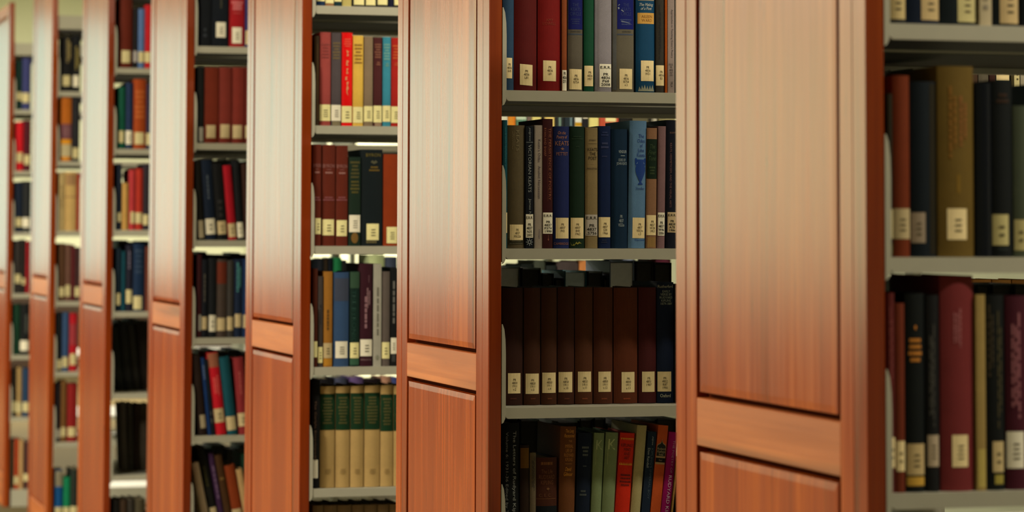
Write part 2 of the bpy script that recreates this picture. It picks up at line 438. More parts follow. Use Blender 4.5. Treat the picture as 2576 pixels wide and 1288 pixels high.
        if isinstance(txt, int):
            o = s.dashes(u0+.3*w, u0+.8*w, y0+.28*h, y0+.80*h, txt, (95, 85, 60), 0, 'label_print', .0008, L, seed, (1, 1, 1), .38)
        else:
            nl = txt.count('\n')+1; mx = max(len(q) for q in txt.split('\n')); wp = w*s.wpx
            if kind == 'w' or txt.startswith('E'):
                tw = min(.9, mx*4.9/wp); th_ = min(.86, nl*9.3/h)
                s.text(txt, u0+.06*w, u0+(.06+tw)*w, y0+.09*h, y0+(.09+th_)*h, (30, 30, 28), name='label_print', eps=.0008, parent=L, gain=(1.2, 1.2, 1.2), bold=True)
            else:
                tw = min(.68, mx*3.5/wp); y_ = y0+.27*h
                s.text(txt, u0+.3*w, u0+(.3+tw)*w, y_, y_+min(.6*h, nl*7.4), (62, 52, 36), name='label_print', eps=.0008, parent=L, gain=(1.2, 1.2, 1.2))
        return L
    def band(s, y0, y1, col, u0=0., u1=1., name='title_panel', eps=.0003):
        return s.patch(name, u0, u1, y0, y1, cloth(albedo(col, s.gain), .7), eps, n=10)
    def shape(s, polys, u0, u1, y0, y1, col, name='emblem', eps=.0007):
        """flat printed emblem from unit-square outlines"""
        V = []; Fc = []
        def clip(p, c, keep_hi):
            o = []
            for i in range(len(p)):
                (xa, ya), (xb, yb) = p[i-1], p[i]
                ia, ib = (xa >= c, xb >= c) if keep_hi else (xa <= c, xb <= c)
                if ia != ib: t = (c-xa)/(xb-xa); o.append((c, ya+t*(yb-ya)))
                if ib: o.append((xb, yb))
            return o
        for p in polys:
            lo = min(q[0] for q in p); hi = max(q[0] for q in p); nc = max(1, int(round((hi-lo)*12)))
            for i in range(nc):
                q = clip(clip(list(p), lo+(hi-lo)*i/nc, True), lo+(hi-lo)*(i+1)/nc, False)
                if len(q) < 3: continue
                k = len(V); V += q; Fc.append(tuple(range(k, k+len(q))))
        return s.mapped(name, V, Fc, (0, 1, 0, 1), u0, u1, y0, y1, plain('foil_lettering', albedo(col, s.gain), .5, .3, .02), eps)

ORD = 'first second third fourth fifth sixth seventh eighth ninth tenth eleventh twelfth thirteenth fourteenth fifteenth sixteenth seventeenth eighteenth nineteenth twentieth twenty-first twenty-second twenty-third twenty-fourth twenty-fifth'.split()
BAY = dict(A='rightmost bookcase', B='second bookcase from right', C='third bookcase from right', D='middle bookcase', E='third bookcase from left', F='second bookcase from left', G='leftmost bookcase')
def shelf_name(k, l):
    top = dict(A=1, B=1, C=2, D=2, E=2, F=2, G=2)[k]
    return ['top', 'second', 'third', 'fourth', 'fifth', 'sixth', 'seventh', 'eighth'][top-l]+' shelf'
ROWS = {}
def row(k, l, gain, books, setb=.006, where=None):
    """one shelf of books, listed from the end panel inwards"""
    out = []
    for i, q in enumerate(books):
        desc, x0, x1, yt, col = q[:5]
        opt = dict(q[5]) if len(q) > 5 else {}
        dec = q[6] if len(q) > 6 else []
        opt.setdefault('setb', setb)
        g = opt.pop('gain', gain)
        b = Book(k, l, x0, x1, yt, col, g, **opt)
        if where: lab = '%s, %s %s' % (desc, ORD[i], where)
        else: lab = '%s, %s from panel, %s, %s' % (desc, ORD[i], shelf_name(k, l), BAY[k])
        assert len(lab.replace('-', ' ').split()) <= 16, lab
        assert 4 <= len(lab.replace('-', ' - ').split()) , lab
        tag(b.root, lab, 'book', (where and 'books '+where.split(' ', 1)[-1] or 'books on the %s of the %s' % (shelf_name(k, l), BAY[k])))
        for d in dec:
            t = d[0]
            if t == 'L': b.label(*d[1:5], **(d[5] if len(d) > 5 else {}))
            elif t == 'B': b.band(*d[1:4], **(d[4] if len(d) > 4 else {}))
            elif t == 'T': b.text(*d[1:7], **(d[7] if len(d) > 7 else {}))
            elif t == 'S': b.dashes(*d[1:7], **(d[7] if len(d) > 7 else {}))
            elif t == 'P': b.shape(*d[1:7], **(d[7] if len(d) > 7 else {}))
        out.append(b)
    if not where: ROWS[k, l] = out
    return out

TONES = [('dark green', (26, 52, 38)), ('navy', (16, 26, 50)), ('brown', (72, 40, 22)), ('maroon', (74, 20, 26)), ('grey', (88, 84, 78)), ('black', (16, 17, 19)), ('buff', (140, 116, 78)), ('slate blue', (52, 70, 96)), ('rust', (118, 52, 22)), ('olive', (78, 70, 40))]
def fill_on(books, upto, gain):
    """the row goes on behind the next end panel, up to x = upto"""
    b = books[-1]; k, l = b.k, b.l; rnd = random.Random(ord(k)*31+l)
    X = max(q.root.location.x + q.W/2 + max(0., math.sin(q.root.rotation_euler.y))*q.H for q in books) + .002
    i = len(books); Y = YF(k)+.008
    while True:
        w = rnd.uniform(.019, .042)
        if X+w > upto or i >= 25: return
        z = b.zb; ym = proj(X, Y, z)[1]
        n, c = TONES[rnd.randrange(len(TONES))]
        q = Book(k, l, proj(X, Y, z)[0], proj(X+w, Y, z)[0], None, c, gain, setb=.008, H=rnd.uniform(.19, .245), zb=z)
        q.label(.05, .95, q.ytop+.84*(q.ybot-q.ytop), q.ytop+.955*(q.ybot-q.ytop), 'c')
        tag(q.root, 'plain %s book, %s from panel, %s, %s' % (n, ORD[i], shelf_name(k, l), BAY[k]), 'book', 'books on the %s of the %s' % (shelf_name(k, l), BAY[k]))
        X += w+.0008; i += 1
# ------------------------------------------------------------------ the books (outlines read off the photograph, edges in frame pixels)
GA = (1.8, 1.7, 1.7); GB = (1.4, 1.45, 1.45); GC = (1.0, .95, 1.12); GD = (1.45, 1.4, 1.45); GE = (1.25, 1.25, 1.4); GF = (1.1, 1.1, 1.2); GG = (1.1, 1.1, 1.2)
DK = (14, 18, 22)
def lab(u0, u1, y0, y1, kind='c', txt=None, **kw): return ('L', u0, u1, y0, y1, dict(kind=kind, txt=txt, **kw))
TY = 'PR\n4836\n'
def poly_circle(cx, cy, r, n=16, a0=0): return [(cx+r*math.cos(a0+2*PI*i/n), cy+r*math.sin(a0+2*PI*i/n)) for i in range(n)]

# --- second bookcase from right, top shelf
row('B', 1, GB, [
 ('slate blue cloth book with cream label', 1259, 1293.6, -70, (33, 55, 80), {}, [lab(.2, .84, 145.5, 197, 'c', TY+'K45', skew=-.02)]),
 ('dark red book with tilted label', 1294, 1352, -64, (72, 8, 6), {}, [lab(.24, .80, 162, 214.5, 'c', TY+'L81', skew=-.075)]),
 ('red cloth book with faint lettering', 1354, 1412, -64, (98, 9, 9), {}, [lab(.215, .785, 152.5, 204, 'c', TY+'L81', skew=-.02), ('T', 'AMY\nLOWELL', .2, .78, 47, 63, (112, 34, 14), {})]),
 ('thin russet book', 1413.5, 1426.5, -30, (112, 54, 26), {}, [lab(.06, .97, 176.5, 228, 'w', 'PR\n4836\nD71')]),
 ('grey book, blue title block, browned label', 1429, 1467.5, -52, (74, 67, 58), {}, [
   ('B', -40, 74, (5, 14, 74), dict(u0=.03, u1=.99)), ('T', 'THE\nKEATS\nCIRCLE', .12, .88, 8, 39, (30, 40, 84), {}), ('S', .14, .86, 46, 62, 3, (22, 30, 78), {}), ('T', 'HARVARD', .18, .86, 77, 81.5, (42, 40, 42), {}), ('B', 84.5, 88, (52, 58, 70), {}), lab(.1, .93, 174, 225, 'c', TY+'R754', skew=-.02)]),
 ('deep green book with cream label', 1469, 1495, -75, (6, 56, 37), {}, [lab(.05, .93, 165.5, 217, 'c', TY+'H57')]),
 ('lavender grey book with white label', 1497, 1540.5, -80, (114, 107, 114), {}, [('B', -60, 226, (128, 122, 132), dict(u0=.02, u1=.14, name='jacket_fold')), lab(.26, .985, 161, 219, 'w', 'E.R.R.\n\nPR\n4836\nP68\n2008')]),
 ('grey book, scuffed blue title block', 1542, 1597, -52, (80, 73, 62), {}, [
   ('B', -40, 226, (78, 78, 80), dict(u0=.02, u1=.17, name='jacket_fold')), ('B', -40, 73.5, (6, 16, 82), dict(u0=.2, u1=.99)), ('T', 'THE\nKEATS\nCIRCLE', .36, .86, 8, 39, (32, 42, 92), {}), ('S', .3, .9, 47, 64, 3, (40, 50, 96), {}),
   ('P', [[(.05, .8), (.3, .98), (.34, .9), (.12, .76)], [(.0, .55), (.2, .62), (.3, .4), (.1, .3)], [(.5, .2), (.9, .0), (1, .06), (.6, .28)]], .22, .5, 10, 30, (110, 116, 130)), ('P', [[(0, .7), (.5, .45), (1, .0), (.55, .6), (.05, 1)]], .36, .92, 52, 62, (88, 94, 116)),
   ('T', 'HARVARD', .42, .84, 77, 82, (46, 42, 42), {}), ('B', 85, 88.5, (56, 62, 78), dict(u0=.2, u1=.96)), lab(.3, .91, 173, 224, 'c', TY+'R754\nv.2')]),
 ('blue book with gold author block', 1601, 1649.5, -62, (9, 52, 82), {}, [
   ('B', -6, 1.6, (128, 116, 100), dict(u0=.1, u1=.96)), ('T', 'The Making\nof a Poet', .17, .9, 8, 25, (160, 158, 150), dict(italic=True)), ('B', 32.5, 60, (172, 128, 62), dict(u0=.08, u1=.96)), ('T', 'AILEEN\nWARD', .26, .84, 38, 55, (120, 78, 30), {}),
   lab(.24, .94, 152.5, 204, 'c', TY+'W21'), ('P', [[(0, 0), (.08, .7), (.17, .2), (.22, .9), (.3, .35), (.38, 1), (.47, .3), (.55, .85), (.63, .2), (.72, .9), (.8, .3), (.9, 1), (1, .1), (1, 0)]], .1, .95, 213, 229.5, (118, 118, 104))]),
 ('dark grey book with vertical title', 1650, 1672, -40, (42, 38, 33), {}, [('S', .35, .62, 10, 150, 2, (22, 20, 20), dict(rot=1, fill=.7)), lab(.02, .98, 164.5, 215.5, 'c', TY+'B3')]),
 ('thin orange book', 1672.8, 1679, -44, (138, 62, 10), dict(kind='paper')),
 ('pale lilac paperback with vertical title', 1679.5, 1697.5, -36, (124, 108, 104), dict(kind='paper'), [('T', "Approaches to Teaching Keats's Poetry", .42, .78, 24, 146, (52, 44, 48), dict(rot=1)), ('T', 'E.R.R.\nPR\n4836\nA67\n1991', .2, .8, 160, 192, (54, 46, 48), {}), ('T', 'MLA', .4, .74, 206, 219, (60, 50, 54), dict(rot=1))]),
 ('dark teal book beside the next panel', 1698.5, 1722, -50, (14, 40, 44)),
])
# --- second shelf
star = [[(.5+.5*math.cos(a)-.035*math.sin(a), .5+.5*math.sin(a)+.035*math.cos(a)), (.5+.2*math.cos(a)-.055*math.sin(a), .5+.2*math.sin(a)+.055*math.cos(a)), (.5+.2*math.cos(a)+.055*math.sin(a), .5+.2*math.sin(a)-.055*math.cos(a)), (.5+.5*math.cos(a)+.035*math.sin(a), .5+.5*math.sin(a)-.035*math.cos(a))] for a in [i*PI/4+PI/8*0 for i in range(8)]]
ring = []
for i in range(16):
    a, b_ = 2*PI*i/16, 2*PI*(i+1)/16
    ring.append([(.5+.22*math.cos(a), .5+.22*math.sin(a)), (.5+.22*math.cos(b_), .5+.22*math.sin(b_)), (.5+.14*math.cos(b_), .5+.14*math.sin(b_)), (.5+.14*math.cos(a), .5+.14*math.sin(a))])
urnL = [(.5, 0), (.28, 0), (.28, .035), (.36, .055), (.42, .09), (.42, .125), (.34, .18), (.16, .36), (.06, .50), (.04, .62), (.1, .70), (.02, .75), (.0, .86), (.0, .97), (.05, 1.), (.14, .99), (.17, .945), (.5, .945)]
urn = [urnL + [(1-x, y) for x, y in reversed(urnL[1:-1])]]
nick = [[(.12, .77), (.22, .80), (.235, .86), (.19, .825), (.13, .80)], [(.88, .77), (.78, .80), (.765, .86), (.81, .825), (.87, .80)]]
T7 = 'PR\n4837\n'
row('B', 0, GB, [
 ('teal book half behind the bracket', 1262, 1276.5, 302, (13, 62, 74), {}, [lab(.3, 1., 535, 586, 'c'), ('S', .4, .75, 320, 420, 2, (38, 92, 104), dict(rot=1))]),
 ('olive grey book with stained foot', 1277.5, 1321.5, 315, (76, 65, 46), {}, [('T', 'KEATS', .46, .64, 328, 380, (104, 92, 68), dict(rot=1)), ('S', .22, .36, 330, 376, 2, (98, 86, 62), dict(rot=1)), ('B', 600, 615, (46, 42, 28), dict(u0=.04, u1=.98, name='foot_stain')), ('S', .1, .9, 603, 616, 2, (70, 64, 48), {}), lab(.12, .9, 565, 604, 'c', T7+'MX326')]),
 ('black paperback with white vertical title', 1321.8, 1342, 317, (9, 14, 24), dict(kind='paper'), [('T', 'palgrave', .36, .68, 321, 355, (120, 124, 128), dict(rot=1, italic=True)), ('B', 357.5, 358.6, (120, 124, 128), dict(u0=.05, u1=.95, name='title_rule')), ('T', 'VICTORIAN KEATS', .32, .72, 364, 484, (128, 130, 132), dict(rot=1)), ('T', 'James N', .34, .72, 500, 540, (128, 130, 132), dict(rot=1)), lab(.02, .985, 539, 598, 'w', 'E.R.R.\n\nPR\n4837\nN35\n2002'), ('P', star+ring, .03, .97, 599.5, 618.5, (120, 124, 128), {})]),
 ('pale grey paperback with dark vertical title', 1343.5, 1365, 315, (134, 121, 112), dict(kind='paper'), [('B', 316, 623, (96, 90, 90), dict(u0=0., u1=.1, name='jacket_fold')), ('T', "Keats's Odes   Anahid Nersessian", .44, .76, 351, 500, (58, 48, 60), dict(rot=1)), ('T', 'Chicago', .48, .72, 577, 601, (76, 66, 84), dict(rot=1))]),
 ('maroon book, two orange vertical lines', 1366, 1391.5, 299, (46, 12, 15), dict(setb=.002), [('T', 'THE PERSISTENCE OF POETRY', .56, .80, 322, 504, (120, 66, 44), dict(rot=1)), ('T', 'RYAN AND SHARP', .10, .30, 322, 393, (122, 70, 50), dict(rot=1)), ('B', 324, 506, (100, 50, 34), dict(u0=.45, u1=.475, name='title_rule')), lab(.01, .985, 535, 588, 'w', 'E.R.R.\n\nPR\n4837\nP374\n1998'), ('P', [[(.42, 1), (.58, 1), (.62, .45), (.9, .2), (.5, 0), (.1, .2), (.38, .45)]], .42, .62, 591, 606, (112, 62, 50), {})]),
 ('royal blue book with orange title', 1393, 1433.5, 318, (23, 31, 76), {}, [('T', 'On the\nPoetry of', .16, .86, 330, 351, (150, 98, 72), dict(italic=True)), ('T', 'KEATS', .1, .96, 355, 366, (140, 92, 70), {}), ('P', [[(0, .5), (.5, 1), (1, .5), (.6, .42), (.8, 0), (.5, .3), (.2, 0), (.4, .42)]], .4, .66, 371, 379, (124, 84, 70), {}), ('T', 'PETTET', .16, .9, 383, 391, (132, 86, 68), {}), lab(.13, .965, 548, 600, 'c', T7+'P43'), ('T', 'CAMBRIDGE', .02, .96, 610, 616, (124, 78, 56), {})]),
 ('dark green book with gilt signature', 1434.5, 1472, 318, (15, 34, 23), {}, [('S', .1, .9, 341, 352, 2, (22, 42, 28), {}), ('S', .3, .7, 366, 372, 1, (24, 44, 30), {}), lab(.05, .93, 548, 600, 'c', T7+'B43\n1962'), ('P', [[(0, .75), (.1, .2), (.2, .05), (.3, .85), (.24, .3), (.34, .2), (.5, .75), (.62, .5), (.75, .8), (1, .4), (.8, .45), (.6, .2), (.48, .4), (.34, .0), (.2, 0), (.08, .1)]], .02, .78, 605, 618, (118, 112, 44), {})]),
 ('tan cloth book with black title', 1473, 1505, 320.5, (114, 96, 66), {}, [('T', 'SPERRY', .26, .86, 351, 355, (46, 36, 28), {}), ('B', 361, 361.8, (70, 56, 40), dict(u0=.2, u1=.9, name='title_rule')), ('T', 'KEATS\nTHE\nPOET', .16, .98, 372, 402, (34, 25, 18), {}), ('B', 412.5, 413.3, (140, 118, 88), dict(u0=.3, u1=.7, name='title_rule')), ('T', 'PRINCETON', .12, .93, 422, 427, (44, 34, 28), {}), lab(.0, .98, 540, 593, (.46, .41, .37), 'E.R.R.\n\nPR\n4837\n.S756')]),
 ('navy book with dim blue title', 1506, 1537.5, 317, (9, 24, 58), {}, [('S', .2, .8, 330, 343, 2, (34, 44, 84), {}), ('S', .15, .85, 356, 375, 2, (44, 50, 84), dict(seed=3)), ('S', .15, .8, 391, 396, 1, (40, 46, 80), {}), lab(.02, .97, 546.5, 597, 'c', T7+'S39\n1966'), ('S', .2, .7, 602, 612, 2, (30, 36, 60), {})]),
 ('dark blue bound book with white lettering', 1538.5, 1580, 325, (6, 32, 54), {}, [('T', 'VENDLER', .42, .95, 378, 385, (140, 150, 156), {}), ('B', 391, 392.5, (130, 140, 148), dict(u0=.56, u1=.84, name='title_rule')), ('T', 'ODES OF\nJOHN KEATS', .30, .97, 399, 417, (134, 144, 150), {}), ('T', 'PR\n4837\nV553o', .40, .78, 541, 570, (140, 150, 156), {})]),
 ('light blue book with urn emblem', 1581, 1624.5, 304, (76, 105, 138), dict(tilt=.9), [('T', 'The\nOdes\nof\nJohn\nKeats', .42, .9, 338, 395, (26, 52, 118), {}), ('P', urn, .30, .97, 398, 465, (12, 46, 112), {}), ('P', nick, .30, .97, 398, 465, (86, 112, 148), dict(eps=.0009)), ('T', 'Vendler', .36, .9, 471, 478, (30, 54, 110), {}), lab(.22, .97, 548, 599.5, 'c', T7+'V553o\nc.2'), ('T', 'Harvard', .36, .94, 601.5, 606, (14, 46, 118), {})]),
 ('buff book with black title block', 1625.5, 1652, 322, (118, 84, 62), dict(tilt=.55), [('B', 350, 450, (12, 28, 18), {}), ('T', 'The\nFiner\nTone', .14, .9, 363, 404, (46, 62, 38), dict(italic=True)), ('S', .2, .85, 418, 440, 3, (44, 58, 34), {}), lab(.03, .97, 541.5, 592, 'c', T7+'W28\n1953'), ('B', 597, 622, (126, 96, 56), dict(u0=.1, u1=.9, name='worn_foot'))]),
 ('mauve book with narrow white label', 1653, 1673, 317.5, (108, 80, 84), dict(tilt=.75), [lab(.06, .97, 535, 593, 'w', 'E.R.R.\n\nPR\n4837\nW46\n2006')]),
 ('black book with red vertical title', 1674.5, 1702, 302, (12, 14, 27), dict(tilt=.5), [('T', 'SCOTT', .3, .9, 332, 336, (112, 84, 70), {}), ('T', 'KEATS, HERMETICISM, AND THE VISUAL ARTS', .30, .5, 360, 522, (96, 66, 66), dict(rot=1)), lab(.16, 1., 534, 585, (.56, .42, .25), 'E.R.R.\n\nPR\n4838\nA78\n1986')]),
])
# --- third shelf: the brown set, pushed well back
BR = dict(setb=.165)
def brown(x0, x1, yt, c, l0, l1, ly0, t, **kw):
    return (kw.pop('d', 'brown cloth volume of a set'), x0, x1, yt, c, {}, [lab(l0, l1, ly0, ly0+51, 'c', 'PR\n4850\n1911\n'+t), ('S', .3, .75, 1000, 1006, 1, tuple(min(255, int(q*1.7)) for q in c), {})])
row('B', -1, tuple(q*1.6 for q in GB), [
 brown(1264, 1317, 724, (33, 14, 9), .26, .88, 939, 'v.2'),
 brown(1319, 1361, 724, (43, 21, 11), .09, .90, 940, 'v.3'),
 brown(1362.5, 1402.5, 724, (45, 22, 11), .06, .92, 937.5, 'v.4'),
 brown(1404, 1446.5, 722, (42, 19, 11), .05, .87, 936, 'v.10'),
 brown(1448, 1493, 723, (54, 27, 14), .14, .9, 935, 'v.11'),
 brown(1495, 1543.5, 723, (54, 25, 14), .22, .9, 935, 'v.12'),
 brown(1545.5, 1606, 724, (62, 27, 13), .30, .86, 936, 'v.13', d='widest brown cloth volume of a set'),
 ('dark maroon cloth volume', 1608, 1653, 723, (47, 14, 15), {}, [lab(.17, .9, 935, 986, 'c', 'PR\n4851\n1907')]),
 ('navy book with pale printed title', 1654.5, 1697, 710, (10, 17, 34), {}, [('T', 'Rutherford', .04, .94, 717, 724, (118, 116, 104), {}), ('T', 'EARLY\nVERSE BY\nRUDYARD\nKIPLING\n1879-1889', .14, .9, 730, 767, (100, 104, 96), {}), lab(.02, .83, 935, 985, 'c', 'PR\n4852\nR87\n1986'), ('T', 'Oxford', .16, .78, 991, 999.5, (130, 130, 110), {})]),
 ('black book beside next panel', 1698, 1740, 716, (12, 14, 18)),
], setb=.075)
# --- fourth shelf, feet of the books out of frame
dome = [[(0, 0), (0, .55), (.08, .66), (.34, .74), (.46, .84), (.5, 1.), (.54, .84), (.66, .74), (.92, .66), (1, .55), (1, 0)]]
R4 = dict(yr=1288)
row('B', -2, tuple(q*1.5 for q in GB), [
 ('black volume with two white vertical lines', 1262, 1308, 1064, (7, 8, 10), R4, [('T', 'The Letters of Rudyard Kipling', .56, .80, 1085, 1316, (104, 104, 102), dict(rot=1)), ('T', 'Volume 6: 1931-36 Edited by Thomas Pinney', .18, .36, 1087, 1384, (98, 98, 96), dict(rot=1))]),
 ('dark brown book with ochre head', 1309, 1332, 1120, (26, 15, 8), R4, [('B', 1127, 1178, (76, 50, 14), dict(u0=.02, u1=.98))]),
 ('narrow taupe book', 1333, 1349, 1139, (74, 63, 49), R4, [('S', .25, .8, 1143, 1240, 3, (44, 38, 34), dict(rot=1))]),
 ('short brown book with worn title', 1350, 1403, 1151, (50, 23, 14), R4, [('S', .06, .92, 1162, 1170, 1, (92, 52, 22), dict(fill=.9)), ('T', 'The Life\nRUDYARD\nKIPLING', .12, .88, 1181, 1219, (86, 48, 24), {}), ('P', [[(0, .5), (.5, 1), (1, .5), (.5, 0)]], .46, .62, 1226, 1234, (84, 54, 30), {}), ('T', 'C. E. C.', .12, .7, 1242, 1250, (80, 46, 26), {}), ('B', 1254.5, 1255.5, (88, 56, 32), dict(u0=.0, u1=.95, name='title_rule')), ('B', 1273, 1300, (10, 14, 18), dict(name='colour_band'))]),
 ('tall tan brown book with gilt title', 1406.5, 1447, 1073.5, (78, 44, 22), dict(yr=1288, tilt=1.3), [('T', 'The Long\nRecessional', .22, .9, 1080, 1101, (172, 112, 40), dict(italic=True)), ('T', 'THE', .5, .72, 1108, 1113, (140, 90, 40), {}), ('T', 'IMPERIAL\nLIFE OF\nRUDYARD\nKIPLING', .24, .84, 1119, 1161, (146, 92, 40), {}), ('B', 1167, 1168, (140, 90, 40), dict(u0=.3, u1=.75, name='title_rule')), ('T', 'David\nGilmour', .24, .8, 1176, 1198, (178, 116, 36), dict(italic=True))]),
 ('navy book with dim lettering', 1449.5, 1485, 1090, (11, 18, 33), dict(yr=1288, tilt=1.9), [('S', .24, .8, 1122, 1150, 3, (62, 66, 66), {}), ('S', .3, .7, 1171, 1176, 1, (56, 60, 64), {}), ('S', .2, .7, 1232, 1250, 2, (54, 58, 60), {})]),
 ('first sage green twin volume', 1487, 1513, 1090, (90, 100, 72), dict(yr=1288, tilt=2.7), [('T', 'K', .22, .85, 1108, 1132, (124, 130, 96), {}), ('B', 1112, 1170, (124, 128, 92), dict(u0=.2, u1=.23, name='title_rule'))]),
 ('second sage green twin volume, wider', 1514.5, 1546.5, 1089, (90, 100, 72), dict(yr=1288, tilt=3.3), [('T', 'K', .22, .8, 1106, 1132, (136, 142, 104), {}), ('B', 1112, 1170, (130, 132, 96), dict(u0=.2, u1=.225, name='title_rule'))]),
 ('red book with black title', 1548, 1585.5, 1091, (158, 30, 14), dict(yr=1288, tilt=4.2), [('P', [[(i/9., 1), (i/9.+.1, 1), (i/9.+.05, 0)] for i in range(9)], .05, .96, 1104, 1110, (190, 112, 28), {}), ('T', "KIPLING'S\nMIND\nAND\nART", .1, .95, 1118, 1158, (60, 14, 12), {}), ('P', [[(i/9., 0), (i/9.+.1, 0), (i/9.+.05, 1)] for i in range(9)], .05, .96, 1165, 1172, (190, 116, 30), {}), ('S', .12, .95, 1193, 1226, 4, (84, 14, 10), {})]),
 ('tall cream cloth book', 1587, 1612, 1071.5, (132, 120, 86), dict(yr=1288, tilt=4.8)),
 ('navy paperback with white vertical lettering', 1613.5, 1635, 1087, (19, 29, 45), dict(yr=1288, tilt=5.2, kind='paper'), [('T', 'palgrave', .5, .75, 1099, 1121, (116, 122, 128), dict(rot=1, italic=True)), ('T', 'Don Randall', .14, .40, 1129, 1178, (120, 126, 132), dict(rot=1)), ('T', "KIPLING'S IMPERIAL BOY", .54, .80, 1129, 1256, (54, 66, 80), dict(rot=1))]),
 ('orange paperback with black domed panel', 1636, 1662, 1071.5, (150, 62, 27), dict(yr=1288, tilt=5.7, kind='paper'), [('P', dome, .04, .96, 1104.5, 1150, (128, 104, 74), {}), ('P', dome, .06, .94, 1108, 1149.5, (14, 14, 14), dict(eps=.0009)), ('B', 1150, 1170, (132, 106, 76), dict(u0=.02, u1=.98, eps=.0005)), ('B', 1154, 1165, (14, 14, 14), dict(u0=.02, u1=.98, eps=.0007)), ('T', "Rudyard\nKipling's\nIndia", .12, .9, 1128, 1148, (132, 116, 92), dict(eps=.0011)), ('T', 'Kaul', .36, .66, 1157, 1162, (116, 100, 80), dict(eps=.0009))]),
 ('magenta book with white vertical title', 1663, 1687, 1089, (120, 12, 78), dict(yr=1288, tilt=6.4), [('T', 'THE POETRY OF', .5, .74, 1110, 1192, (150, 104, 138), dict(rot=1)), ('T', 'RUDYARD KIPLING', .42, .78, 1198, 1330, (178, 150, 170), dict(rot=1))]),
 ('cream pamphlet leaning by the next panel', 1689, 1694, 1150, (158, 124, 74), dict(yr=1288, tilt=6.4, kind='paper')),
], setb=.05)
# --- rightmost bookcase
row('A', 1, GA, [
 ('dark book with wide tan label', 2238, 2281, -240, (26, 28, 30), {}, [lab(0., .98, -40, 48, (.52, .40, .19), 3)]),
 ('navy book with offset tan label', 2282, 2367, -260, (9, 19, 36), {}, [lab(.42, .99, -40, 50, (.52, .38, .19), 3)]),
 ('near-black book with pale yellow label', 2369, 2461, -260, (8, 17, 22), {}, [lab(.44, .97, -36, 55, (.54, .47, .22), 3)]),
 ('white paperback showing to its foot', 2465, 2496, -180, (142, 134, 110), dict(kind='paper'), [('S', .2, .8, -40, 30, 3, (110, 105, 92), {})]),
 ('black book with long tan label', 2498, 2568, -240, (7, 15, 18), {}, [lab(.26, .97, -40, 59, (.52, .38, .19), 3)]),
 ('black book cut by the frame edge', 2570, 2622, -240, (8, 14, 18)),
])
row('A', 0, GA, [
 ('thin olive black book', 2234, 2247.5, 236, (26, 23, 13), {}, [lab(.1, 1., 527, 600, (.50, .42, .22)), ('B', 614, 640, (70, 68, 36), dict(u0=.1, u1=.9, name='colour_band'))]),
 ('rust brown book with wide label', 2249, 2292.5, 190, (80, 30, 8), {}, [lab(.0, 1., 525, 601, (.46, .36, .20), 3)]),
 ('navy book with faded label at one side', 2294, 2360, 205, (8, 16, 23), {}, [lab(.02, .52, 535, 611, (.36, .28, .21), 3), ('B', 210, 640, (22, 19, 9), dict(u0=.72, u1=1., name='jacket_fold'))]),
 ('tall olive book with faded gilt title', 2364, 2456, 166.5, (76, 61, 22), {}, [('S', .26, .5, 215, 400, 2, (96, 66, 20), dict(rot=1, fill=.7)), ('S', .54, .8, 240, 370, 2, (96, 62, 26), dict(rot=1, fill=.7)), ('B', 440, 486, (92, 72, 22), dict(u0=.48, u1=.58, name='emblem')), lab(.22, .76, 525, 603, 'c', 3)]),
 ('black book with shiny jacket', 2458, 2499, 208, (6, 10, 17), dict(rough=.22)),
 ('black book with yellow label', 2500, 2552, 202, (9, 13, 15), {}, [('S', .2, .8, 232, 262, 2, (40, 24, 16), {}), lab(.0, .74, 540, 617, (.54, .47, .22), 2), ('S', .1, .9, 622, 632, 1, (26, 34, 36), {})]),
 ('grey green book cut by the frame', 2554, 2610, 266, (54, 62, 50), {}, [lab(.02, .5, 553, 630, (.54, .47, .22), 2)]),
])
row('A', -1, tuple(q*1.05 for q in GA), [
 ('dull red book', 2235, 2253.5, 737, (66, 21, 20), {}, [('S', .2, .7, 770, 1000, 2, (104, 50, 48), dict(rot=1)), lab(.3, 1., 1101, 1177, 'c', 2)]),
 ('brick brown book', 2254.5, 2279, 763, (78, 31, 16), {}, [lab(.06, .98, 1110, 1186, 'c', 2)]),
 ('black book with gilt title lines', 2281, 2331, 738, (7, 11, 12), {}, [('P', [[(.4, 0), (.6, 0), (.75, .7), (.5, 1), (.25, .7)]], .36, .6, 818, 830, (150, 96, 34), {}), ('S', .12, .84, 848, 914, 4, (150, 98, 36), {}), lab(.05, .95, 1117, 1195, (.54, .40, .20), 3), ('B', 1200, 1222, (150, 120, 48), dict(u0=.05, u1=.95, name='colour_band'))]),
 ('charcoal book with grey vertical title', 2332.5, 2366, 742, (13, 14, 16), {}, [('S', .22, .62, 800, 1090, 3, (52, 52, 50), dict(rot=1, fill=.7)), lab(.08, .95, 1095, 1174, (.46, .36, .26), 4)]),
 ('thick maroon book', 2371, 2456, 692, (84, 29, 31), {}, [('S', .34, .6, 770, 880, 3, (112, 62, 66), dict(rot=1, fill=.75)), lab(.3, .78, 1095, 1175, 'c', 4)]),
 ('thin cream paperback', 2458, 2482.5, 741, (118, 102, 60), dict(kind='paper'), [('B', 1130, 1226, (140, 128, 70), dict(u0=.1, u1=.95, name='colour_band'))]),
 ('black book with dim vertical titles', 2484, 2532, 742, (9, 12, 13), {}, [('S', .1, .4, 765, 950, 2, (52, 46, 34), dict(rot=1)), ('S', .55, .85, 780, 1080, 2, (50, 46, 28), dict(rot=1)), lab(.3, .92, 1111, 1188, (.56, .43, .22), 2), ('B', 1195, 1218, (120, 112, 50), dict(u0=.4, u1=.9, name='colour_band'))]),
 ('plum book with pink vertical title', 2535, 2592, 744, (48, 12, 24), {}, [('S', .2, .62, 770, 1070, 3, (104, 62, 70), dict(rot=1, fill=.75)), lab(.02, .75, 1086, 1178, 'w', 4)]),
])
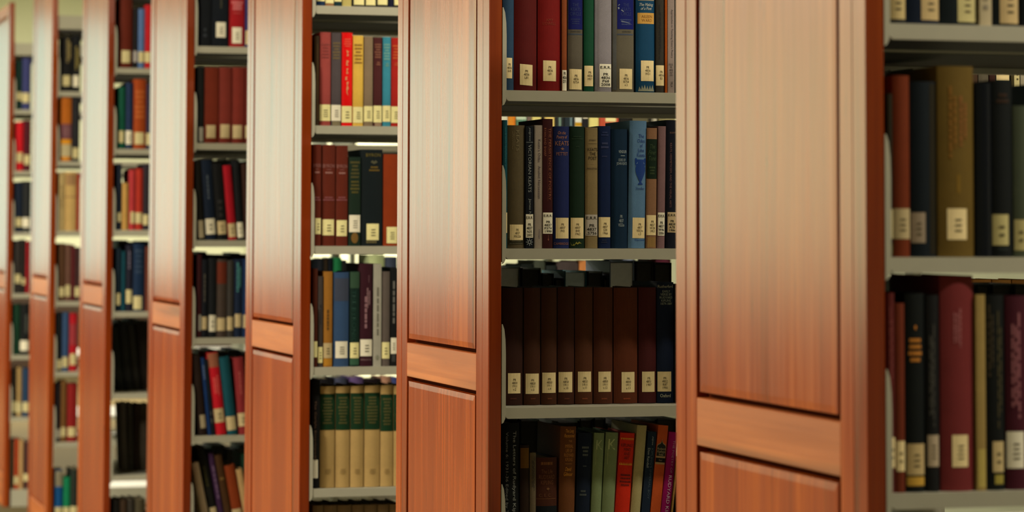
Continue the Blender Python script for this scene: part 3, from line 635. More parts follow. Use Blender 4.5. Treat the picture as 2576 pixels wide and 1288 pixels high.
# --- third bookcase from right
row('C', 2, GC, [
 ('blue footed book, cream label', 797, 818, -190, (16, 44, 76), {}, [lab(.0, 1., -40, 3)]),
 ('tan book', 819, 840.5, -190, (150, 108, 66), {}, [lab(0, 1., -40, 8)]),
 ('dark teal footed book', 841.5, 860, -195, (13, 46, 52), {}, [lab(0, 1., -40, 4)]),
 ('pale yellow book', 861, 885, -200, (186, 176, 100)),
 ('dark book, large white label', 886.5, 918, -200, (26, 26, 26), {}, [lab(.12, .97, -40, 12)]),
 ('black book, white label', 919.5, 947.5, -200, (20, 24, 30), {}, [lab(.05, .92, -40, 13)]),
 ('black book, cream label', 949, 976.5, -200, (28, 26, 24), {}, [lab(.05, .97, -40, 12)]),
 ('navy book', 978, 990, -200, (14, 18, 44)),
 ('dark book by next panel', 991, 1012, -200, (24, 24, 30), {}, [lab(.05, .95, -40, 13)]),
])
def gilt(y0, y1, n, c, **kw): return ('S', .1, .92, y0, y1, n, c, kw)
row('C', 1, GC, [
 ('dark brown book half hidden by bracket', 790, 802.5, 90, (48, 34, 14), {}, [('B', 110, 300, (88, 62, 24), dict(u0=.6, u1=.7, name='title_rule'))]),
 ('salmon pink cloth book', 804, 832, 81, (150, 66, 58), {}, [gilt(108, 148, 5, (134, 58, 52)), lab(0, 1., 263, 304, 'c', 4)]),
 ('charcoal grey book with gilt lines', 833.5, 858, 82, (76, 69, 68), {}, [gilt(105, 150, 6, (112, 96, 60)), lab(0, 1., 264, 304, 'w', 4), ('B', 305, 317, (124, 116, 84), dict(u0=.1, u1=.95, name='worn_foot'))]),
 ('bright red book, cream script title', 859.5, 886.5, 82, (222, 10, 14), dict(rough=.4), [('S', .16, .88, 96, 119, 4, (228, 84, 60), {}), ('P', [[(.2, 1), (.9, .97), (.6, .93), (.9, .88), (.3, .86), (.5, .92)], [(.3, .78), (.9, .76), (.5, .70), (.85, .66), (.2, .66)], [(.3, .6), (.8, .6), (.5, .54), (.8, .49), (.25, .47), (.35, .54)], [(.1, .42), (.6, .41), (.35, .38), (.6, .35), (.0, .34)], [(.3, .3), (.9, .31), (.6, .22), (.9, .17), (.5, .1), (.8, 0), (.35, .06), (.3, .16), (.45, .22)]], .3, .68, 126, 241, (206, 142, 92), {}), lab(0, .98, 267, 308, 'c', 3)]),
 ('yellow book with brown title lines', 887.5, 914, 89.5, (214, 178, 70), {}, [gilt(109, 162, 6, (150, 112, 40)), lab(.02, .98, 269, 309, 'c', 4)]),
 ('taupe book', 915.5, 938, 92, (128, 112, 84), {}, [lab(.0, 1., 267, 306, 'c', 4)]),
 ('maroon book with gilt lines', 939.5, 961, 94, (70, 29, 29), {}, [gilt(109, 147, 6, (130, 84, 62)), ('S', .3, .8, 155, 165, 2, (140, 92, 66), {}), lab(.0, 1., 266, 308, 'c', 4), ('B', 309, 319, (148, 124, 96), dict(u0=.15, u1=.95, name='worn_foot'))]),
 ('turquoise book with pale lines', 962.5, 983, 93, (52, 134, 148), {}, [gilt(109, 152, 6, (112, 168, 150)), ('S', .3, .8, 158, 168, 2, (108, 158, 132), {}), lab(.0, 1., 266, 306, 'c', 4)]),
 ('red book with orange lines', 984, 1008, 95, (162, 30, 20), {}, [gilt(112, 150, 5, (192, 84, 36)), ('S', .3, .8, 157, 166, 2, (190, 84, 44), {}), lab(.0, 1., 268, 309, 'c', 4)]),
])
def rb(x0, x1, yt, l0, l1, ly):
    return ('red brown volume of a matching set', x0, x1, yt, (97, 36, 19), {}, [('T', 'BYRON', .06, .94, ly[0], ly[0]+9, (150, 104, 94), {}), ('S', .2, .8, ly[0]+12, ly[0]+15, 1, (140, 92, 84), {}), ('S', .08, .94, ly[0]+19, ly[0]+24, 1, (160, 116, 104), dict(fill=.9)), ('S', .06, .95, ly[1], ly[1]+12, 2, (142, 82, 82), {}), lab(l0, l1, ly[2], ly[2]+40, 'c', 3)])
row('C', 0, GC, [
 rb(786, 808, 363, .3, .98, (412, 494, 549)), rb(810, 843.5, 364, .04, .92, (413, 494, 552)), rb(845, 875, 366, .06, .94, (414, 494, 554)),
 ('green book with gilt title and seal', 877, 907.5, 395, (22, 42, 29), {}, [gilt(404, 450, 5, (84, 80, 40)), gilt(453, 488, 4, (92, 86, 36)), lab(.05, .97, 541, 584, 'w', 4), ('P', [poly_circle(.5, .5, .5)], .2, .8, 585, 612, (122, 92, 40), {})]),
 ('tall black book with gilt author', 909, 963, 376, (14, 25, 27), {}, [('T', 'BYRON', .2, .9, 386, 394, (110, 100, 38), {}), ('P', [[(0, .5), (.3, 1), (.5, .6), (.7, 1), (1, .5), (.5, 0)]], .4, .75, 403, 413, (84, 84, 60), {}), ('S', .34, .84, 417, 432, 2, (112, 92, 30), {}), lab(.24, .82, 563, 604, 'c', 3), ('S', .1, .85, 605, 612, 1, (104, 98, 60), dict(fill=.9))]),
 ('orange cloth book', 964.5, 1006, 388, (138, 52, 12), {}, [lab(.2, .84, 571, 612, 'c', 4)]),
])
row('C', -1, GC, [
 ('rust book behind the bracket', 786, 798.5, 676, (76, 31, 16), {}, [lab(.2, 1., 859, 899, 'c')]),
 ('slim grey book', 799, 812, 695, (66, 60, 54), {}, [('S', .35, .7, 752, 830, 1, (36, 36, 40), dict(rot=1)), lab(.0, 1., 873, 913, 'c', 3)]),
 ('ochre book with dark vertical title', 813, 836, 683, (158, 108, 36), {}, [('S', .35, .62, 765, 846, 1, (92, 66, 26), dict(rot=1, fill=.8)), lab(.0, .98, 863, 901, (.52, .40, .22), 3), ('B', 902, 919, (180, 128, 36), dict(name='colour_band'))]),
 ('steel blue book with white label', 838, 878, 685, (50, 78, 110), {}, [('B', 700, 757, (62, 70, 84), dict(u0=.08, u1=.98)), lab(.14, .92, 859, 901, 'w', 4)]),
 ('green book with large vertical title', 880, 904, 683, (12, 40, 32), {}, [('B', 684, 725, (50, 78, 56), {}), ('T', 'THE BYRONIC', .2, .62, 730, 862, (26, 64, 52), dict(rot=1)), lab(.03, .97, 862, 901, 'c', 3), ('B', 902, 918, (52, 92, 66), dict(u0=.02, u1=.98, name='colour_band'))]),
 ('maroon book with pale vertical titles', 904.5, 938, 663, (52, 17, 28), {}, [('S', .5, .8, 724, 775, 2, (136, 104, 104), dict(rot=1, fill=.8)), ('S', .34, .56, 724, 850, 1, (140, 106, 108), dict(rot=1, fill=.8)), ('S', .62, .72, 688, 716, 1, (116, 80, 86), dict(rot=1)), lab(.06, .97, 854, 896, 'w', 3), ('T', 'PRINCETON', .1, .9, 903, 907, (150, 120, 116), {})]),
 ('white paperback with vertical title', 939, 959, 664, (164, 164, 142), dict(kind='paper'), [('S', .4, .68, 690, 880, 1, (110, 110, 92), dict(rot=1, fill=.75)), ('P', [poly_circle(.5, .5, .5)], .3, .7, 893, 905, (132, 136, 112), {})]),
 ('grey cloth book', 960, 981, 683, (94, 86, 76), {}, [lab(.0, .98, 861, 902, 'c', 3)]),
 ('black paperback with white vertical title', 982, 998, 673, (18, 20, 20), dict(kind='paper'), [('S', .3, .68, 678, 846, 1, (110, 110, 100), dict(rot=1, fill=.8)), lab(.04, 1., 850, 890, 'w', 4), ('B', 892, 910, (60, 62, 58), dict(u0=.2, u1=.8, name='emblem'))]),
 ('red book beside next panel', 999, 1012, 676, (128, 36, 20)),
])
def cg(x0, x1, yt, g0, g1, d='cream volume with dark green block'):
    return (d, x0, x1, yt, (182, 154, 92), {}, [('B', g0, g1, (16, 52, 26), {}), ('S', .14, .86, g0+8, g1-14, 9, (84, 82, 40), dict(seed=int(x0))), ('S', .3, .75, 1179, 1194, 4, (140, 116, 66), dict(fill=.35))])
row('C', -2, GC, [
 ('black book with vertical title', 785, 804.5, 956, (13, 13, 14), {}, [('T', 'The Carlyle Encyclopedia', .2, .52, 1008, 1160, (120, 94, 72), dict(rot=1)), lab(.1, .75, 1157, 1203, 'w')]),
 cg(805, 842.5, 972, 991, 1082), cg(844, 880, 972, 989, 1082), cg(881.5, 915, 971, 989, 1081), cg(916.5, 956, 970, 988, 1081), cg(957, 989, 969, 992, 1085), cg(990, 1015, 970, 992, 1084),
], setb=.02)
row('C', -3, tuple(q*1.25 for q in GC), [('plain cream spine at the frame foot', x0, x1, 1272-i*.5, (124, 102, 66), dict(yr=1288)) for i, (x0, x1) in enumerate(((788, 814), (815, 848.5), (849.5, 885.5), (886.5, 916), (917, 949.5), (950.5, 979), (980, 1010)))], setb=.03)
# --- middle bookcase
def simple(desc, x0, x1, yt, c, l=None, **o):
    dec = o.pop('dec', [])
    return (desc, x0, x1, yt, c, o, ([lab(*l)] if l else [])+dec)
row('D', 2, GD, [
 simple('black book with dim foot lettering', 502, 532, -95, (10, 14, 20), dec=[('S', .3, .6, 68, 96, 2, (40, 46, 54), {})]),
 simple('navy black book with white label', 533, 574, -85, (9, 15, 24), (.25, .85, 56, 94, 'w', 3), dec=[('S', .45, .65, -20, 30, 1, (50, 48, 30), dict(rot=1))]),
 simple('crimson book with pink title block', 577, 615, -85, (132, 14, 22), (.18, .82, 69, 109, 'w', 3), dec=[('S', .08, .95, 2, 26, 3, (176, 92, 96), dict(fill=.85)), ('S', .1, .9, 30, 36, 1, (150, 50, 50), {})]),
 simple('indigo book beside next panel', 616.5, 632, -80, (46, 44, 92), (.05, .9, 77, 112, 'c')),
])
row('D', 1, GD, [
 simple('black book', 496, 512.5, 168, (10, 12, 12), (.3, .95, 320, 356, (.36, .34, .30))),
 simple('chestnut volume of a set', 514, 549, 169, (92, 30, 14), (.14, .80, 315, 347, 'c')), simple('chestnut volume of a set', 550.5, 582, 169, (98, 34, 26), (.12, .86, 313, 347, 'c')),
 simple('chestnut volume of a set', 583.5, 615, 169, (98, 32, 24), (.05, .80, 315, 348, 'c')), simple('chestnut volume of a set', 616.5, 640, 169, (92, 30, 24), (.0, .7, 316, 348, 'c')),
])
row('D', 0, GD, [
 simple('black leaning book', 499, 516, 404, (14, 13, 11), (.1, .9, 555, 599, (.36, .30, .2)), tilt=-3.5), simple('navy leaning book, pale label', 518.5, 545, 402, (15, 26, 44), (.05, .95, 551, 590, 'w', 2), tilt=-4., dec=[('S', .35, .6, 425, 520, 1, (70, 80, 92), dict(rot=1))]),
 simple('black leaning book, tan label', 547.5, 573.5, 412, (14, 15, 17), (.08, .92, 557, 590, 'c', 2), tilt=-4.6, dec=[('S', .25, .75, 500, 550, 3, (40, 40, 40), {})]),
 simple('red leaning book', 575.5, 596.5, 417, (146, 14, 30), (.04, .96, 563, 597, 'c', 2), tilt=-5.2), simple('black slim leaning book', 598, 614.5, 404, (16, 18, 22), (.05, .95, 560, 598, 'w', 2), tilt=-4.2), simple('dark brown leaning book', 616, 632, 412, (46, 26, 20), tilt=-3.2),
])
row('D', -1, tuple(q*1.1 for q in GD), [
 simple('dark maroon book', 495, 506.5, 640, (44, 12, 17), (.4, 1., 792, 832, (.36, .34, .3))), simple('black slim book, tan label', 507, 521.5, 652, (15, 18, 26), (.05, .95, 797, 829, 'c'), dec=[('S', .3, .6, 670, 780, 1, (84, 80, 70), dict(rot=1))]),
 simple('black book, white label', 524, 543.5, 650, (17, 20, 24), (.08, .97, 793, 834, 'w', 2)), simple('grey brown book with rust block', 545, 570.5, 652, (56, 47, 42), (.02, .84, 800, 832, 'c'), dec=[('B', 659, 714, (86, 34, 20), {})]),
 simple('dark grey book', 571, 587, 655, (48, 46, 44), (.0, .97, 797, 831, 'c')), simple('navy book with teal title', 589, 608.5, 653, (16, 28, 50), (.08, .92, 790, 823, 'c'), dec=[('S', .25, .85, 660, 735, 2, (56, 110, 112), dict(rot=1, fill=.8))]), simple('blue book', 609.5, 628, 652, (17, 38, 74), (.1, .9, 792, 825, 'c')),
])
row('D', -2, tuple(q*1.1 for q in GD), [
 simple('brown black leaning book', 500.5, 521, 894, (30, 19, 15), (.3, .98, 1045, 1078, (.44, .36, .24)), tilt=-5.6), simple('slim blue leaning book', 524, 532, 900, (16, 44, 92), tilt=-6., dec=[('S', .2, .8, 910, 965, 1, (90, 108, 140), dict(rot=1))]),
 simple('black thin leaning book', 533, 542, 905, (12, 18, 26), tilt=-6.3, dec=[('S', .2, .8, 1030, 1068, 2, (64, 66, 66), {})]), simple('red leaning book with tan head', 544, 570.5, 888, (160, 16, 30), (.02, .95, 1029, 1064, 'c', 2), tilt=-6.8, dec=[('B', 890, 925, (126, 78, 58), {}), ('S', .25, .8, 942, 1000, 3, (186, 80, 76), dict(rot=1))]),
 simple('teal leaning book', 573, 598, 899, (12, 62, 74), (.0, .94, 1049, 1083, 'c'), tilt=-7.), simple('crimson leaning book', 602, 628, 900, (110, 32, 36), (.0, .95, 1040, 1073, 'c', 2), tilt=-5., dec=[('S', .35, .6, 920, 1010, 1, (146, 70, 66), dict(rot=1))]),
])
row('D', -3, tuple(q*1.3 for q in GD), [
 simple('pale grey sharply leaning book', 506, 523.5, 1165, (160, 144, 126), tilt=-11.5, yr=1288), simple('black leaning book, olive lettering', 525, 546, 1128, (16, 16, 14), (.15, .95, 1278, 1310, 'c'), tilt=-11.5, yr=1288, dec=[('S', .3, .6, 1160, 1240, 1, (54, 52, 22), dict(rot=1))]),
 simple('violet leaning book', 549, 562, 1140, (46, 26, 54), tilt=-10.5, yr=1288, dec=[('S', .2, .8, 1150, 1280, 1, (92, 72, 100), dict(rot=1))]), simple('brown leaning book', 564, 582, 1145, (54, 34, 16), tilt=-10.5, yr=1288, dec=[('S', .1, .9, 1200, 1210, 1, (110, 86, 44), {})]),
 simple('red brown short leaning book', 584, 610, 1172, (104, 42, 15), (.0, .9, 1282, 1312, 'c'), tilt=-10.5, yr=1288), simple('cream leaning book', 612, 628, 1181, (150, 124, 84), tilt=-10.5, yr=1288), simple('dark green leaning book', 631, 660, 1140, (12, 40, 28), tilt=-10., yr=1288),
], setb=.05)
# --- third bookcase from left
row('E', 2, GE, [
 simple('chestnut book', 301, 332.5, -45, (86, 28, 14), (.15, .84, 127, 158, 'c')), simple('black slim book', 335, 346, 20, (26, 24, 26), (.05, .95, 128, 156, (.42, .38, .38))),
 simple('sky blue book', 347, 363.5, 22, (78, 104, 146), (.1, 1., 130, 157, 'c')), simple('red book beside next panel', 364.5, 384, 12, (168, 22, 30), (0., .7, 131, 157, 'c')),
])
row('E', 1, GE, [
 simple('green book', 298, 315, 218, (12, 74, 54), (.0, .75, 329, 359, 'c')), simple('navy book, pale label', 316.5, 333.5, 208, (28, 44, 74), (.0, .97, 329, 363, 'w', 2)),
 simple('orange brown book with gilt lines', 335.5, 367, 199, (146, 60, 18), (.1, .84, 333, 363, 'c'), dec=[gilt(225, 300, 6, (172, 90, 34))]), simple('dark blue book beside next panel', 368, 382, 210, (44, 40, 60), (.0, .8, 335, 365, 'c')),
])
row('E', 0, GE, [
 simple('tall navy book', 294, 305.5, 412, (24, 32, 46), (.1, .95, 535, 558, 'c')), simple('short yellow tan book', 306.5, 323, 460, (178, 138, 72)), simple('rose red book', 324.5, 340.5, 427, (166, 50, 52), (.2, .95, 533, 562, 'c')),
 simple('scarlet book', 341.5, 359, 424, (160, 44, 30), (.0, .95, 535, 562, 'c')), simple('charcoal book', 360, 378, 412, (40, 34, 40), (.0, .7, 540, 566, 'c')),
])
row('E', -1, GE, [
 simple('dark teal book', 292, 304.5, 624, (14, 30, 42), (.0, .8, 738, 767, 'c')), simple('blue green slim book', 305.5, 315, 632, (10, 62, 74)), simple('black book with lilac vertical title', 317, 333, 616, (26, 26, 40), (.0, .95, 729, 763, 'c'), dec=[('S', .3, .6, 620, 690, 1, (120, 112, 130), dict(rot=1))]),
 simple('navy wide book', 334, 364, 613, (18, 38, 64), (.05, .75, 745, 778, 'c'), dec=[('S', .15, .85, 625, 690, 5, (44, 62, 84), {})]), simple('brown book beside next panel', 365, 382, 620, (92, 44, 28)),
])
row('E', -2, tuple(q*1.1 for q in GE), [simple('dark grey leaning binder', x0, x1, yt, c, tilt=-6.5) for x0, x1, yt, c in ((291, 312, 822, (34, 36, 32)), (314, 334, 812, (38, 38, 36)), (336, 353, 816, (44, 42, 38)), (355, 378, 812, (30, 24, 20)))], setb=.19)
row('E', -3, tuple(q*1.1 for q in GE), [simple('pale grey leaning binder', 308, 322, 1014, (100, 92, 84), tilt=-2.5), simple('grey binder', 323, 336, 1014, (74, 70, 62), tilt=-1.2), simple('brown grey binder', 337, 349, 1016, (60, 46, 38)), simple('taupe binder', 350, 372, 1016, (72, 64, 52))], setb=.19)
row('E', -4, tuple(q*1.2 for q in GE), [simple('black spine at the frame foot', 284, 301, 1243, (24, 22, 20), yr=1288, zb=.0855), simple('brown spine at the frame foot', 302, 320, 1236, (50, 36, 24), yr=1288, zb=.0855), simple('grey brown spine at the frame foot', 322, 338, 1240, (40, 36, 30), yr=1288, zb=.0855), simple('olive spine at the frame foot', 340, 366, 1238, (56, 50, 34), yr=1288, zb=.0855)], setb=.02)
# --- second bookcase from left
row('F', 2, GF, [
 simple('black book with tan vertical title', 158, 182, 92, (22, 22, 24), (.0, .75, 190, 216, 'c'), dec=[('S', .35, .8, 98, 158, 2, (140, 124, 78), dict(rot=1, fill=.85))]), simple('black book, gold vertical title', 183, 202, 88, (18, 20, 24), (.05, .8, 190, 218, 'w'), dec=[('S', .3, .8, 116, 176, 2, (132, 118, 62), dict(rot=1, fill=.85))]),
])
row('F', 1, GF, [
 simple('orange book, plum middle, white foot', 153, 179, 245, (178, 98, 26), dec=[('B', 312, 350, (110, 66, 78), {}), ('B', 351, 362, (224, 152, 30), {}), ('B', 363, 394, (196, 182, 140), {}), ('S', .2, .9, 316, 346, 4, (140, 100, 100), dict(rot=1)), ('B', 395, 403, (228, 150, 40), dict(u0=.1, u1=.8))]), simple('black grey book', 181, 200, 244, (34, 34, 38), (.1, .9, 372, 398, 'c')),
])
row('F', 0, GF, [simple('cream volume with tan title block', 148, 161, 434, (190, 166, 112), dec=[('S', .2, .8, 450, 540, 1, (150, 126, 80), dict(rot=1))]), simple('cream wide volume', 162, 192, 432, (198, 164, 102), dec=[('B', 438, 466, (160, 124, 84), dict(u0=.1, u1=.9)), ('B', 494, 497, (150, 116, 76), {})]), simple('red slim book', 193, 201, 436, (150, 30, 32))])
row('F', -1, GF, [simple('brown book, cream label', 148, 163, 612, (84, 56, 36), (.0, .95, 723, 746, 'c')), simple('mauve brown book', 164, 178, 614, (104, 72, 60), (.05, .95, 717, 745, 'c')), simple('maroon book', 179, 187, 616, (92, 28, 34)), simple('dark brown book', 188, 202, 622, (60, 36, 36), (.0, .9, 722, 746, 'c'))])
row('F', -2, GF, [simple('black book', 143, 155, 788, (18, 22, 26), (.0, .95, 905, 928, 'c')), simple('denim blue book', 156, 172, 786, (52, 78, 116), (.05, .95, 898, 924, 'c')), simple('bright red book', 174, 194, 788, (168, 18, 32), (.1, .85, 890, 918, 'c'), dec=[('B', 815, 868, (150, 50, 56), {})])])
row('F', -3, GF, [simple('black book, pale label', 141, 151.5, 965, (28, 20, 24), (.0, 1., 1080, 1102, (.44, .4, .34))), simple('ochre slim book', 152.5, 166, 958, (112, 76, 38), (.1, .95, 1075, 1098, 'c')), simple('red cloth book', 168, 194, 965, (132, 26, 26), (.1, .85, 1075, 1098, 'c'))])
row('F', -4, tuple(q*1.2 for q in GF), [simple('royal blue book, grey head', 138, 157, 1182, (14, 70, 122), (.0, 1., 1276, 1300, 'c'), zb=.0855, dec=[('B', 1184, 1224, (122, 116, 96), {})]), simple('emerald green book', 159, 176, 1200, (14, 112, 74), (.0, 1., 1276, 1300, 'c'), zb=.0855), simple('black green book', 177, 196, 1180, (34, 40, 34), (.0, 1., 1274, 1300, 'c'), zb=.0855)])
# --- leftmost bookcase
row('G', 2, GG, [simple('dark green book', 40, 54.5, 152, (16, 44, 36), (.1, .95, 232, 252, 'c')), simple('violet blue book', 55.5, 78, 146, (56, 60, 108), (.0, .8, 234, 258, 'c'))])
row('G', 1, GG, [simple('bright red book', 39, 58.5, 306, (196, 22, 34), (.1, .9, 384, 408, 'c')), simple('dark maroon book', 60, 78, 302, (72, 18, 30), (.05, .8, 390, 414, 'c'))])
row('G', 0, GG, [simple('navy book', 38, 56, 457, (22, 32, 50), (.0, .95, 548, 570, 'c')), simple('charcoal book', 57, 78, 455, (34, 36, 38), (.0, .85, 548, 572, 'w'))])
row('G', -1, GG, [simple('dark grey book', 36, 53, 604, (46, 42, 40), (.0, .95, 690, 712, 'c')), simple('black book', 54, 64, 602, (36, 30, 28), (.1, .95, 700, 716, 'c')), simple('red slim book', 65, 72, 606, (160, 22, 34)), simple('grey book beside next panel', 73, 82, 606, (60, 56, 54))])
row('G', -2, GG, [simple('dark green book', 34, 50, 765, (14, 52, 34)), simple('black book, white label', 51, 76, 764, (18, 20, 22), (.0, .8, 857, 882, 'w'), dec=[('S', .4, .8, 780, 850, 1, (82, 86, 80), dict(rot=1))])])
row('G', -3, GG, [simple('black brown book', 30, 41, 930, (34, 26, 18), (.0, .9, 1010, 1036, 'c')), simple('cream buff book', 42, 54, 924, (156, 128, 80), (.0, .95, 1012, 1038, 'c')), simple('blue book', 55, 76, 926, (32, 56, 84), (.1, .8, 1012, 1036, 'c'))])
row('G', -4, GG, [simple('olive brown book', 27, 35, 1108, (68, 58, 40), zb=.0855), simple('orange red book', 36, 46, 1104, (160, 58, 26), (.0, .95, 1198, 1218, 'c'), zb=.0855), simple('cream book', 47, 58, 1106, (176, 140, 92), zb=.0855), simple('dark plum book', 59, 74, 1110, (62, 36, 36), (.0, .8, 1192, 1210, 'c'), zb=.0855)])

for (k_, l_), bs in list(ROWS.items()):
    fill_on(bs, dict(A=.33, B=.50, C=.365, D=.30, E=.22, F=.0, G=.0)[k_], dict(A=GA, B=GB, C=GC, D=GD, E=GE, F=GF, G=GG)[k_])
# ------------------------------------------------------------------ books seen through the gaps over the front rows
def back_book(k, l, x0, x1, ytop, col, gain, pages=None, desc='', H=None, group='books seen from behind over the brown set'):
    """book on the far side of the case: its spine faces the other aisle, we see its fore-edge"""
    Yp = YB+YK[k]+W-.20
    zb = zl(k, l)+.0003
    a = unproj(x0, ytop, Yp); b = unproj(x1, ytop, Yp)
    Wd, Hh, Dd = b.x-a.x-.001, a.z-zb, .17
    root = bpy.data.objects.new('book', None); C.objects.link(root); root.location = (b.x-.0005, Yp+Dd, zb); root.rotation_euler = (0, 0, PI); root.empty_display_size = .02
    th = .0024
    m = MB(); m.box((0, 0, 0), (th, Dd, Hh)); m.box((Wd-th, 0, 0), (Wd, Dd, Hh)); m.box((th, 0, 0), (Wd-th, th, Hh))
    m.build('cover', cloth(albedo(col, gain), .7), root)
    MB().box((th+.0001, th+.0001, .004), (Wd-th-.0001, Dd-.004, Hh-.004)).build('page_block', pages or M_page, root)
    tag(root, desc, 'book', group)
    return root
PW = plain('page_edges', (.9, .9, .92), .85, .15, .08, 120); P_SHADE = plain('page_edges', (.05, .045, .04), .85, .1, .2, 120); PB = plain('page_edges', (.72, .84, .95), .85, .15, .08, 120)  # the near-black pages carry the shade behind the front rows in their colour
for i, (x0, x1, yt, c, pg, ds) in enumerate(((1252, 1309, 671, (60, 60, 64), PW, 'white page edges'), (1312, 1361, 674, (30, 28, 28), P_SHADE, 'black back, pale top'), (1363, 1394, 688, (14, 14, 15), P_SHADE, 'low black back'), (1396, 1418, 700, (12, 12, 13), P_SHADE, 'lowest black back'), (1420, 1476, 682, (30, 70, 84), PB, 'pale blue page edges'), (1478, 1516, 683, (16, 16, 18), P_SHADE, 'narrow black back'), (1518, 1531, 699, (12, 12, 14), P_SHADE, 'slim black back'), (1533, 1596, 657, (92, 100, 124), PW, 'widest blue white page edges'), (1600, 1644, 658, (30, 24, 18), P_SHADE, 'tall brown black back'), (1646, 1690, 661, (20, 14, 20), P_SHADE, 'black back by the panel'))):
    back_book('B', -1, x0, x1, yt, c, GB, pg, 'book with %s behind the brown set, %s from panel' % (ds, ORD[i]))
for i, (x0, x1, yt, c) in enumerate(((1254, 1306, 1052, (10, 10, 11)), (1308, 1357, 1056, (16, 15, 13)), (1359, 1398, 1068, (24, 22, 20)), (1400, 1456, 1060, (12, 12, 14)), (1458, 1492, 1054, (10, 12, 14)), (1494, 1524, 1052, (15, 14, 14)), (1526, 1560, 1066, (30, 28, 24)), (1562, 1608, 1058, (12, 12, 12)), (1610, 1650, 1056, (11, 12, 16)), (1652, 1702, 1054, (10, 11, 14)))):
    back_book('B', -2, x0, x1, yt, c, GB, P_SHADE, 'dark book behind the fourth shelf books, %s from panel, second bookcase from right' % ORD[i], group='books seen from behind over the fourth shelf')
wl = dict(A='rightmost bookcase', D='middle bookcase', E='third bookcase from left')  # dark books added to keep light from showing through these gaps
for kk, ll, sh, items in (
  ('A', 0, 'second', ((2236, 2290, 176, (30, 26, 34)), (2292, 2362, 172, (14, 12, 12)))),
  ('A', -1, 'third', ((2236, 2280, 704, (14, 10, 10)), (2282, 2334, 700, (10, 10, 12)), (2336, 2372, 702, (12, 10, 10)), (2456, 2492, 716, (8, 8, 12)), (2494, 2548, 716, (10, 10, 14)), (2550, 2612, 716, (10, 10, 14)))),
  ('D', 0, 'third', ((500, 532, 402, (16, 20, 22)), (534, 566, 401, (70, 60, 56)), (567, 596, 400, (22, 22, 22)), (597, 632, 403, (28, 24, 22)))),
  ('D', -1, 'fourth', ((498, 520, 633, (46, 14, 16)), (522, 548, 640, (60, 40, 46)), (550, 580, 641, (58, 36, 44)), (582, 604, 636, (50, 44, 36)), (606, 632, 640, (66, 36, 44)))),
  ('D', -2, 'fifth', ((498, 522, 882, (66, 46, 28)), (524, 542, 880, (44, 52, 66)), (544, 574, 884, (84, 70, 54)), (576, 604, 880, (52, 60, 82)), (606, 634, 888, (24, 24, 26)))),
  ('D', -3, 'sixth', ((496, 530, 1128, (20, 20, 20)), (532, 566, 1120, (34, 28, 34)), (568, 600, 1132, (10, 10, 10)), (602, 634, 1120, (16, 26, 22)))),
  ('E', -1, 'fourth', ((296, 322, 604, (60, 58, 48)), (324, 348, 608, (36, 34, 34)), (350, 384, 606, (70, 66, 58)))),
  ('E', -2, 'fifth', ((296, 320, 806, (20, 22, 22)), (322, 350, 803, (60, 60, 74)), (352, 384, 808, (28, 22, 16)))),
):
    for i, (x0, x1, yt, c) in enumerate(items):
        back_book(kk, ll, x0, x1, yt, c, GB, P_SHADE, 'added dark book behind the %s shelf books, %s from panel, %s' % (sh, ORD[i], wl[kk]), group='books seen from behind over the %s shelf of the %s' % (sh, wl[kk]))
# C: bright spines seen under the top shelf of the second bookcase
wh = 'in gap under top shelf, second bookcase from right'
CW = (.9, .9, .9)
row('C', 1, GC, [
 simple('white footed book', 1259, 1277.5, 60, (216, 222, 190)), simple('orange book', 1278.5, 1297, 70, (214, 140, 40), dec=[('B', 200, 317, (232, 130, 30), dict(u0=.72, u1=.9))]), simple('pale mint book', 1298.5, 1326, 80, (190, 214, 180), dec=[('B', 301, 318, (84, 130, 104), {})]), simple('grey book', 1327, 1337, 78, (120, 104, 92)), simple('yellow book', 1338, 1363, 84, (222, 216, 130)), simple('black book', 1364, 1369, 82, (24, 20, 24)), simple('cream book', 1370, 1396, 80, (230, 210, 120)),
 simple('charcoal book', 1398, 1420, 88, (38, 44, 44), dec=[('B', 200, 317, (120, 150, 130), dict(u0=.35, u1=.6))]), simple('slate book', 1421, 1445, 90, (34, 46, 52), dec=[('B', 200, 317, (110, 140, 140), dict(u0=.55, u1=.75))]), simple('white book with gold foot', 1447, 1464, 86, (222, 232, 210), dec=[('B', 308, 318, (190, 150, 30), {})]), simple('black book, white label', 1465, 1481, 88, (30, 30, 32), (.1, .9, 280, 298, 'w')), simple('lemon book', 1482, 1507, 84, (226, 222, 134)), simple('coral book, cream label', 1508.5, 1558, 82, (186, 84, 56), (.3, .85, 282, 306, 'c')), simple('dark book', 1560, 1590, 90, (26, 26, 22)), simple('olive book', 1592, 1633, 86, (90, 88, 62)), simple('yellow grey book', 1659, 1700, 84, (140, 136, 92)),
], where=wh)
wh = 'in gap over brown set, second bookcase from right'
row('C', -1, GC, [
 simple('dark green book', 1262, 1310, 668, (18, 30, 26)), simple('black green book', 1312, 1342, 664, (16, 24, 20)), simple('grey green book', 1344, 1372, 655, (64, 72, 58)), simple('slate book', 1374, 1400, 668, (30, 38, 36)), simple('grey book', 1402, 1456, 658, (70, 62, 58)), simple('tan book with dark title', 1458, 1501, 656, (196, 130, 70), dec=[('S', .3, .72, 663, 667, 1, (92, 60, 34), dict(fill=.9))]), simple('orange tan book', 1502, 1530, 672, (180, 106, 30)), simple('olive book', 1532, 1566, 656, (50, 48, 34)), simple('blue grey book', 1568, 1600, 652, (110, 122, 140)), simple('black book', 1602, 1631, 656, (24, 24, 22)), simple('wine book', 1652, 1690, 652, (80, 28, 44)),
], where=wh)
wh = 'in gap over fourth shelf, third bookcase from right'
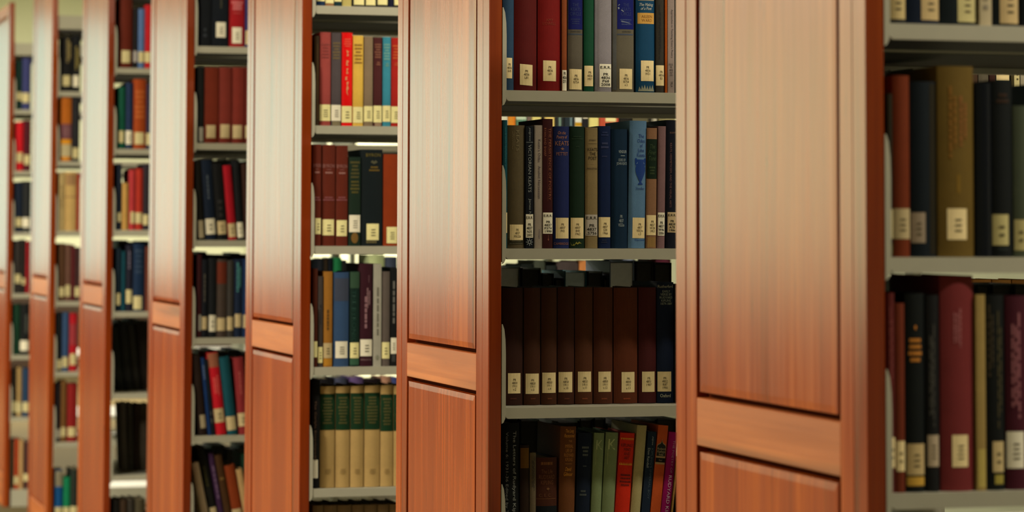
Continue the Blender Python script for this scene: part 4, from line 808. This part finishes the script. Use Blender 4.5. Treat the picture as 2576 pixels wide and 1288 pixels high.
row('D', -1, GE, [
 simple('dark blue book', 800, 814, 652, (22, 26, 34)), simple('brown book', 815, 824, 650, (44, 34, 22)), simple('navy book', 825, 837, 650, (12, 20, 30)), simple('emerald green book', 838.5, 859, 648, (28, 116, 70)), simple('black book', 860, 872, 654, (22, 24, 26)), simple('lilac grey book', 873, 886, 662, (130, 116, 124)), simple('plum grey book', 887, 906, 663, (62, 54, 66)), simple('black wine book', 908, 926, 664, (20, 16, 20)), simple('pale green book', 927, 967, 640, (196, 210, 156)), simple('slate blue book', 969, 1000, 646, (64, 72, 92)),
], where=wh)
wh = 'in gap over fifth shelf, third bookcase from right'
row('D', -2, GE, [
 simple('black book', 800, 840, 952, (20, 18, 24)), simple('blue grey book', 842, 872, 950, (66, 70, 92)), simple('violet book', 880, 914, 948, (96, 76, 124)), simple('black plum book', 916, 958, 952, (26, 16, 22)), simple('pink buff book', 960, 984, 948, (172, 128, 104)), simple('blue book', 985, 1004, 950, (62, 72, 126)),
], where=wh)
wh = 'in gap under top shelf, rightmost bookcase'
row('B', 1, GA, [
 simple('brown book', 2436, 2462, 30, (50, 36, 26)), simple('grey book', 2463, 2489, 30, (70, 66, 56)), simple('dark maroon book', 2490, 2506, 30, (40, 20, 16)), simple('black green book, cream foot label', 2507, 2543, 30, (12, 30, 24), (.04, .97, 120, 203, 'c')), simple('olive book, yellow label', 2545, 2567, 30, (50, 46, 26), (.3, 1., 150, 219, (.62, .54, .28), 3)), simple('pale grey book', 2569.5, 2600, 30, (130, 126, 110)), simple('black book', 2601, 2640, 30, (16, 18, 22)),
], where=wh)
wh = 'in gap over third shelf, rightmost bookcase'
row('B', -1, GA, [
 simple('buff topped volume', 2440, 2499, 703, (150, 106, 56)), simple('buff topped volume', 2501, 2549, 704, (150, 110, 60)), simple('buff topped volume', 2551, 2610, 704, (140, 100, 56)),
], where=wh, setb=.1)
# ------------------------------------------------------------------ camera, world, view
cd = bpy.data.cameras.new('camera'); co = bpy.data.objects.new('camera', cd); C.objects.link(co)
R = Matrix((_r, _u, -_d)).transposed().to_4x4(); R.translation = CAM; co.matrix_world = R
cd.sensor_width = 36; cd.sensor_fit = 'HORIZONTAL'; cd.lens = 36*F_PX/2576; cd.shift_y = SY/2576; cd.clip_start = .05; cd.clip_end = 200
cd.dof.use_dof = True; cd.dof.focus_distance = 5.45; cd.dof.aperture_fstop = 5.4; cd.dof.aperture_blades = 0
sc = bpy.context.scene; sc.camera = co
w = bpy.data.worlds.new('world'); sc.world = w; w.use_nodes = True
w.node_tree.nodes['Background'].inputs[0].default_value = (.9, .95, 1, 1); w.node_tree.nodes['Background'].inputs[1].default_value = .05
sc.view_settings.view_transform = 'Standard'; sc.view_settings.look = 'None'; sc.view_settings.gamma = 1; sc.view_settings.use_curve_mapping = False
sc.view_settings.exposure = 0.
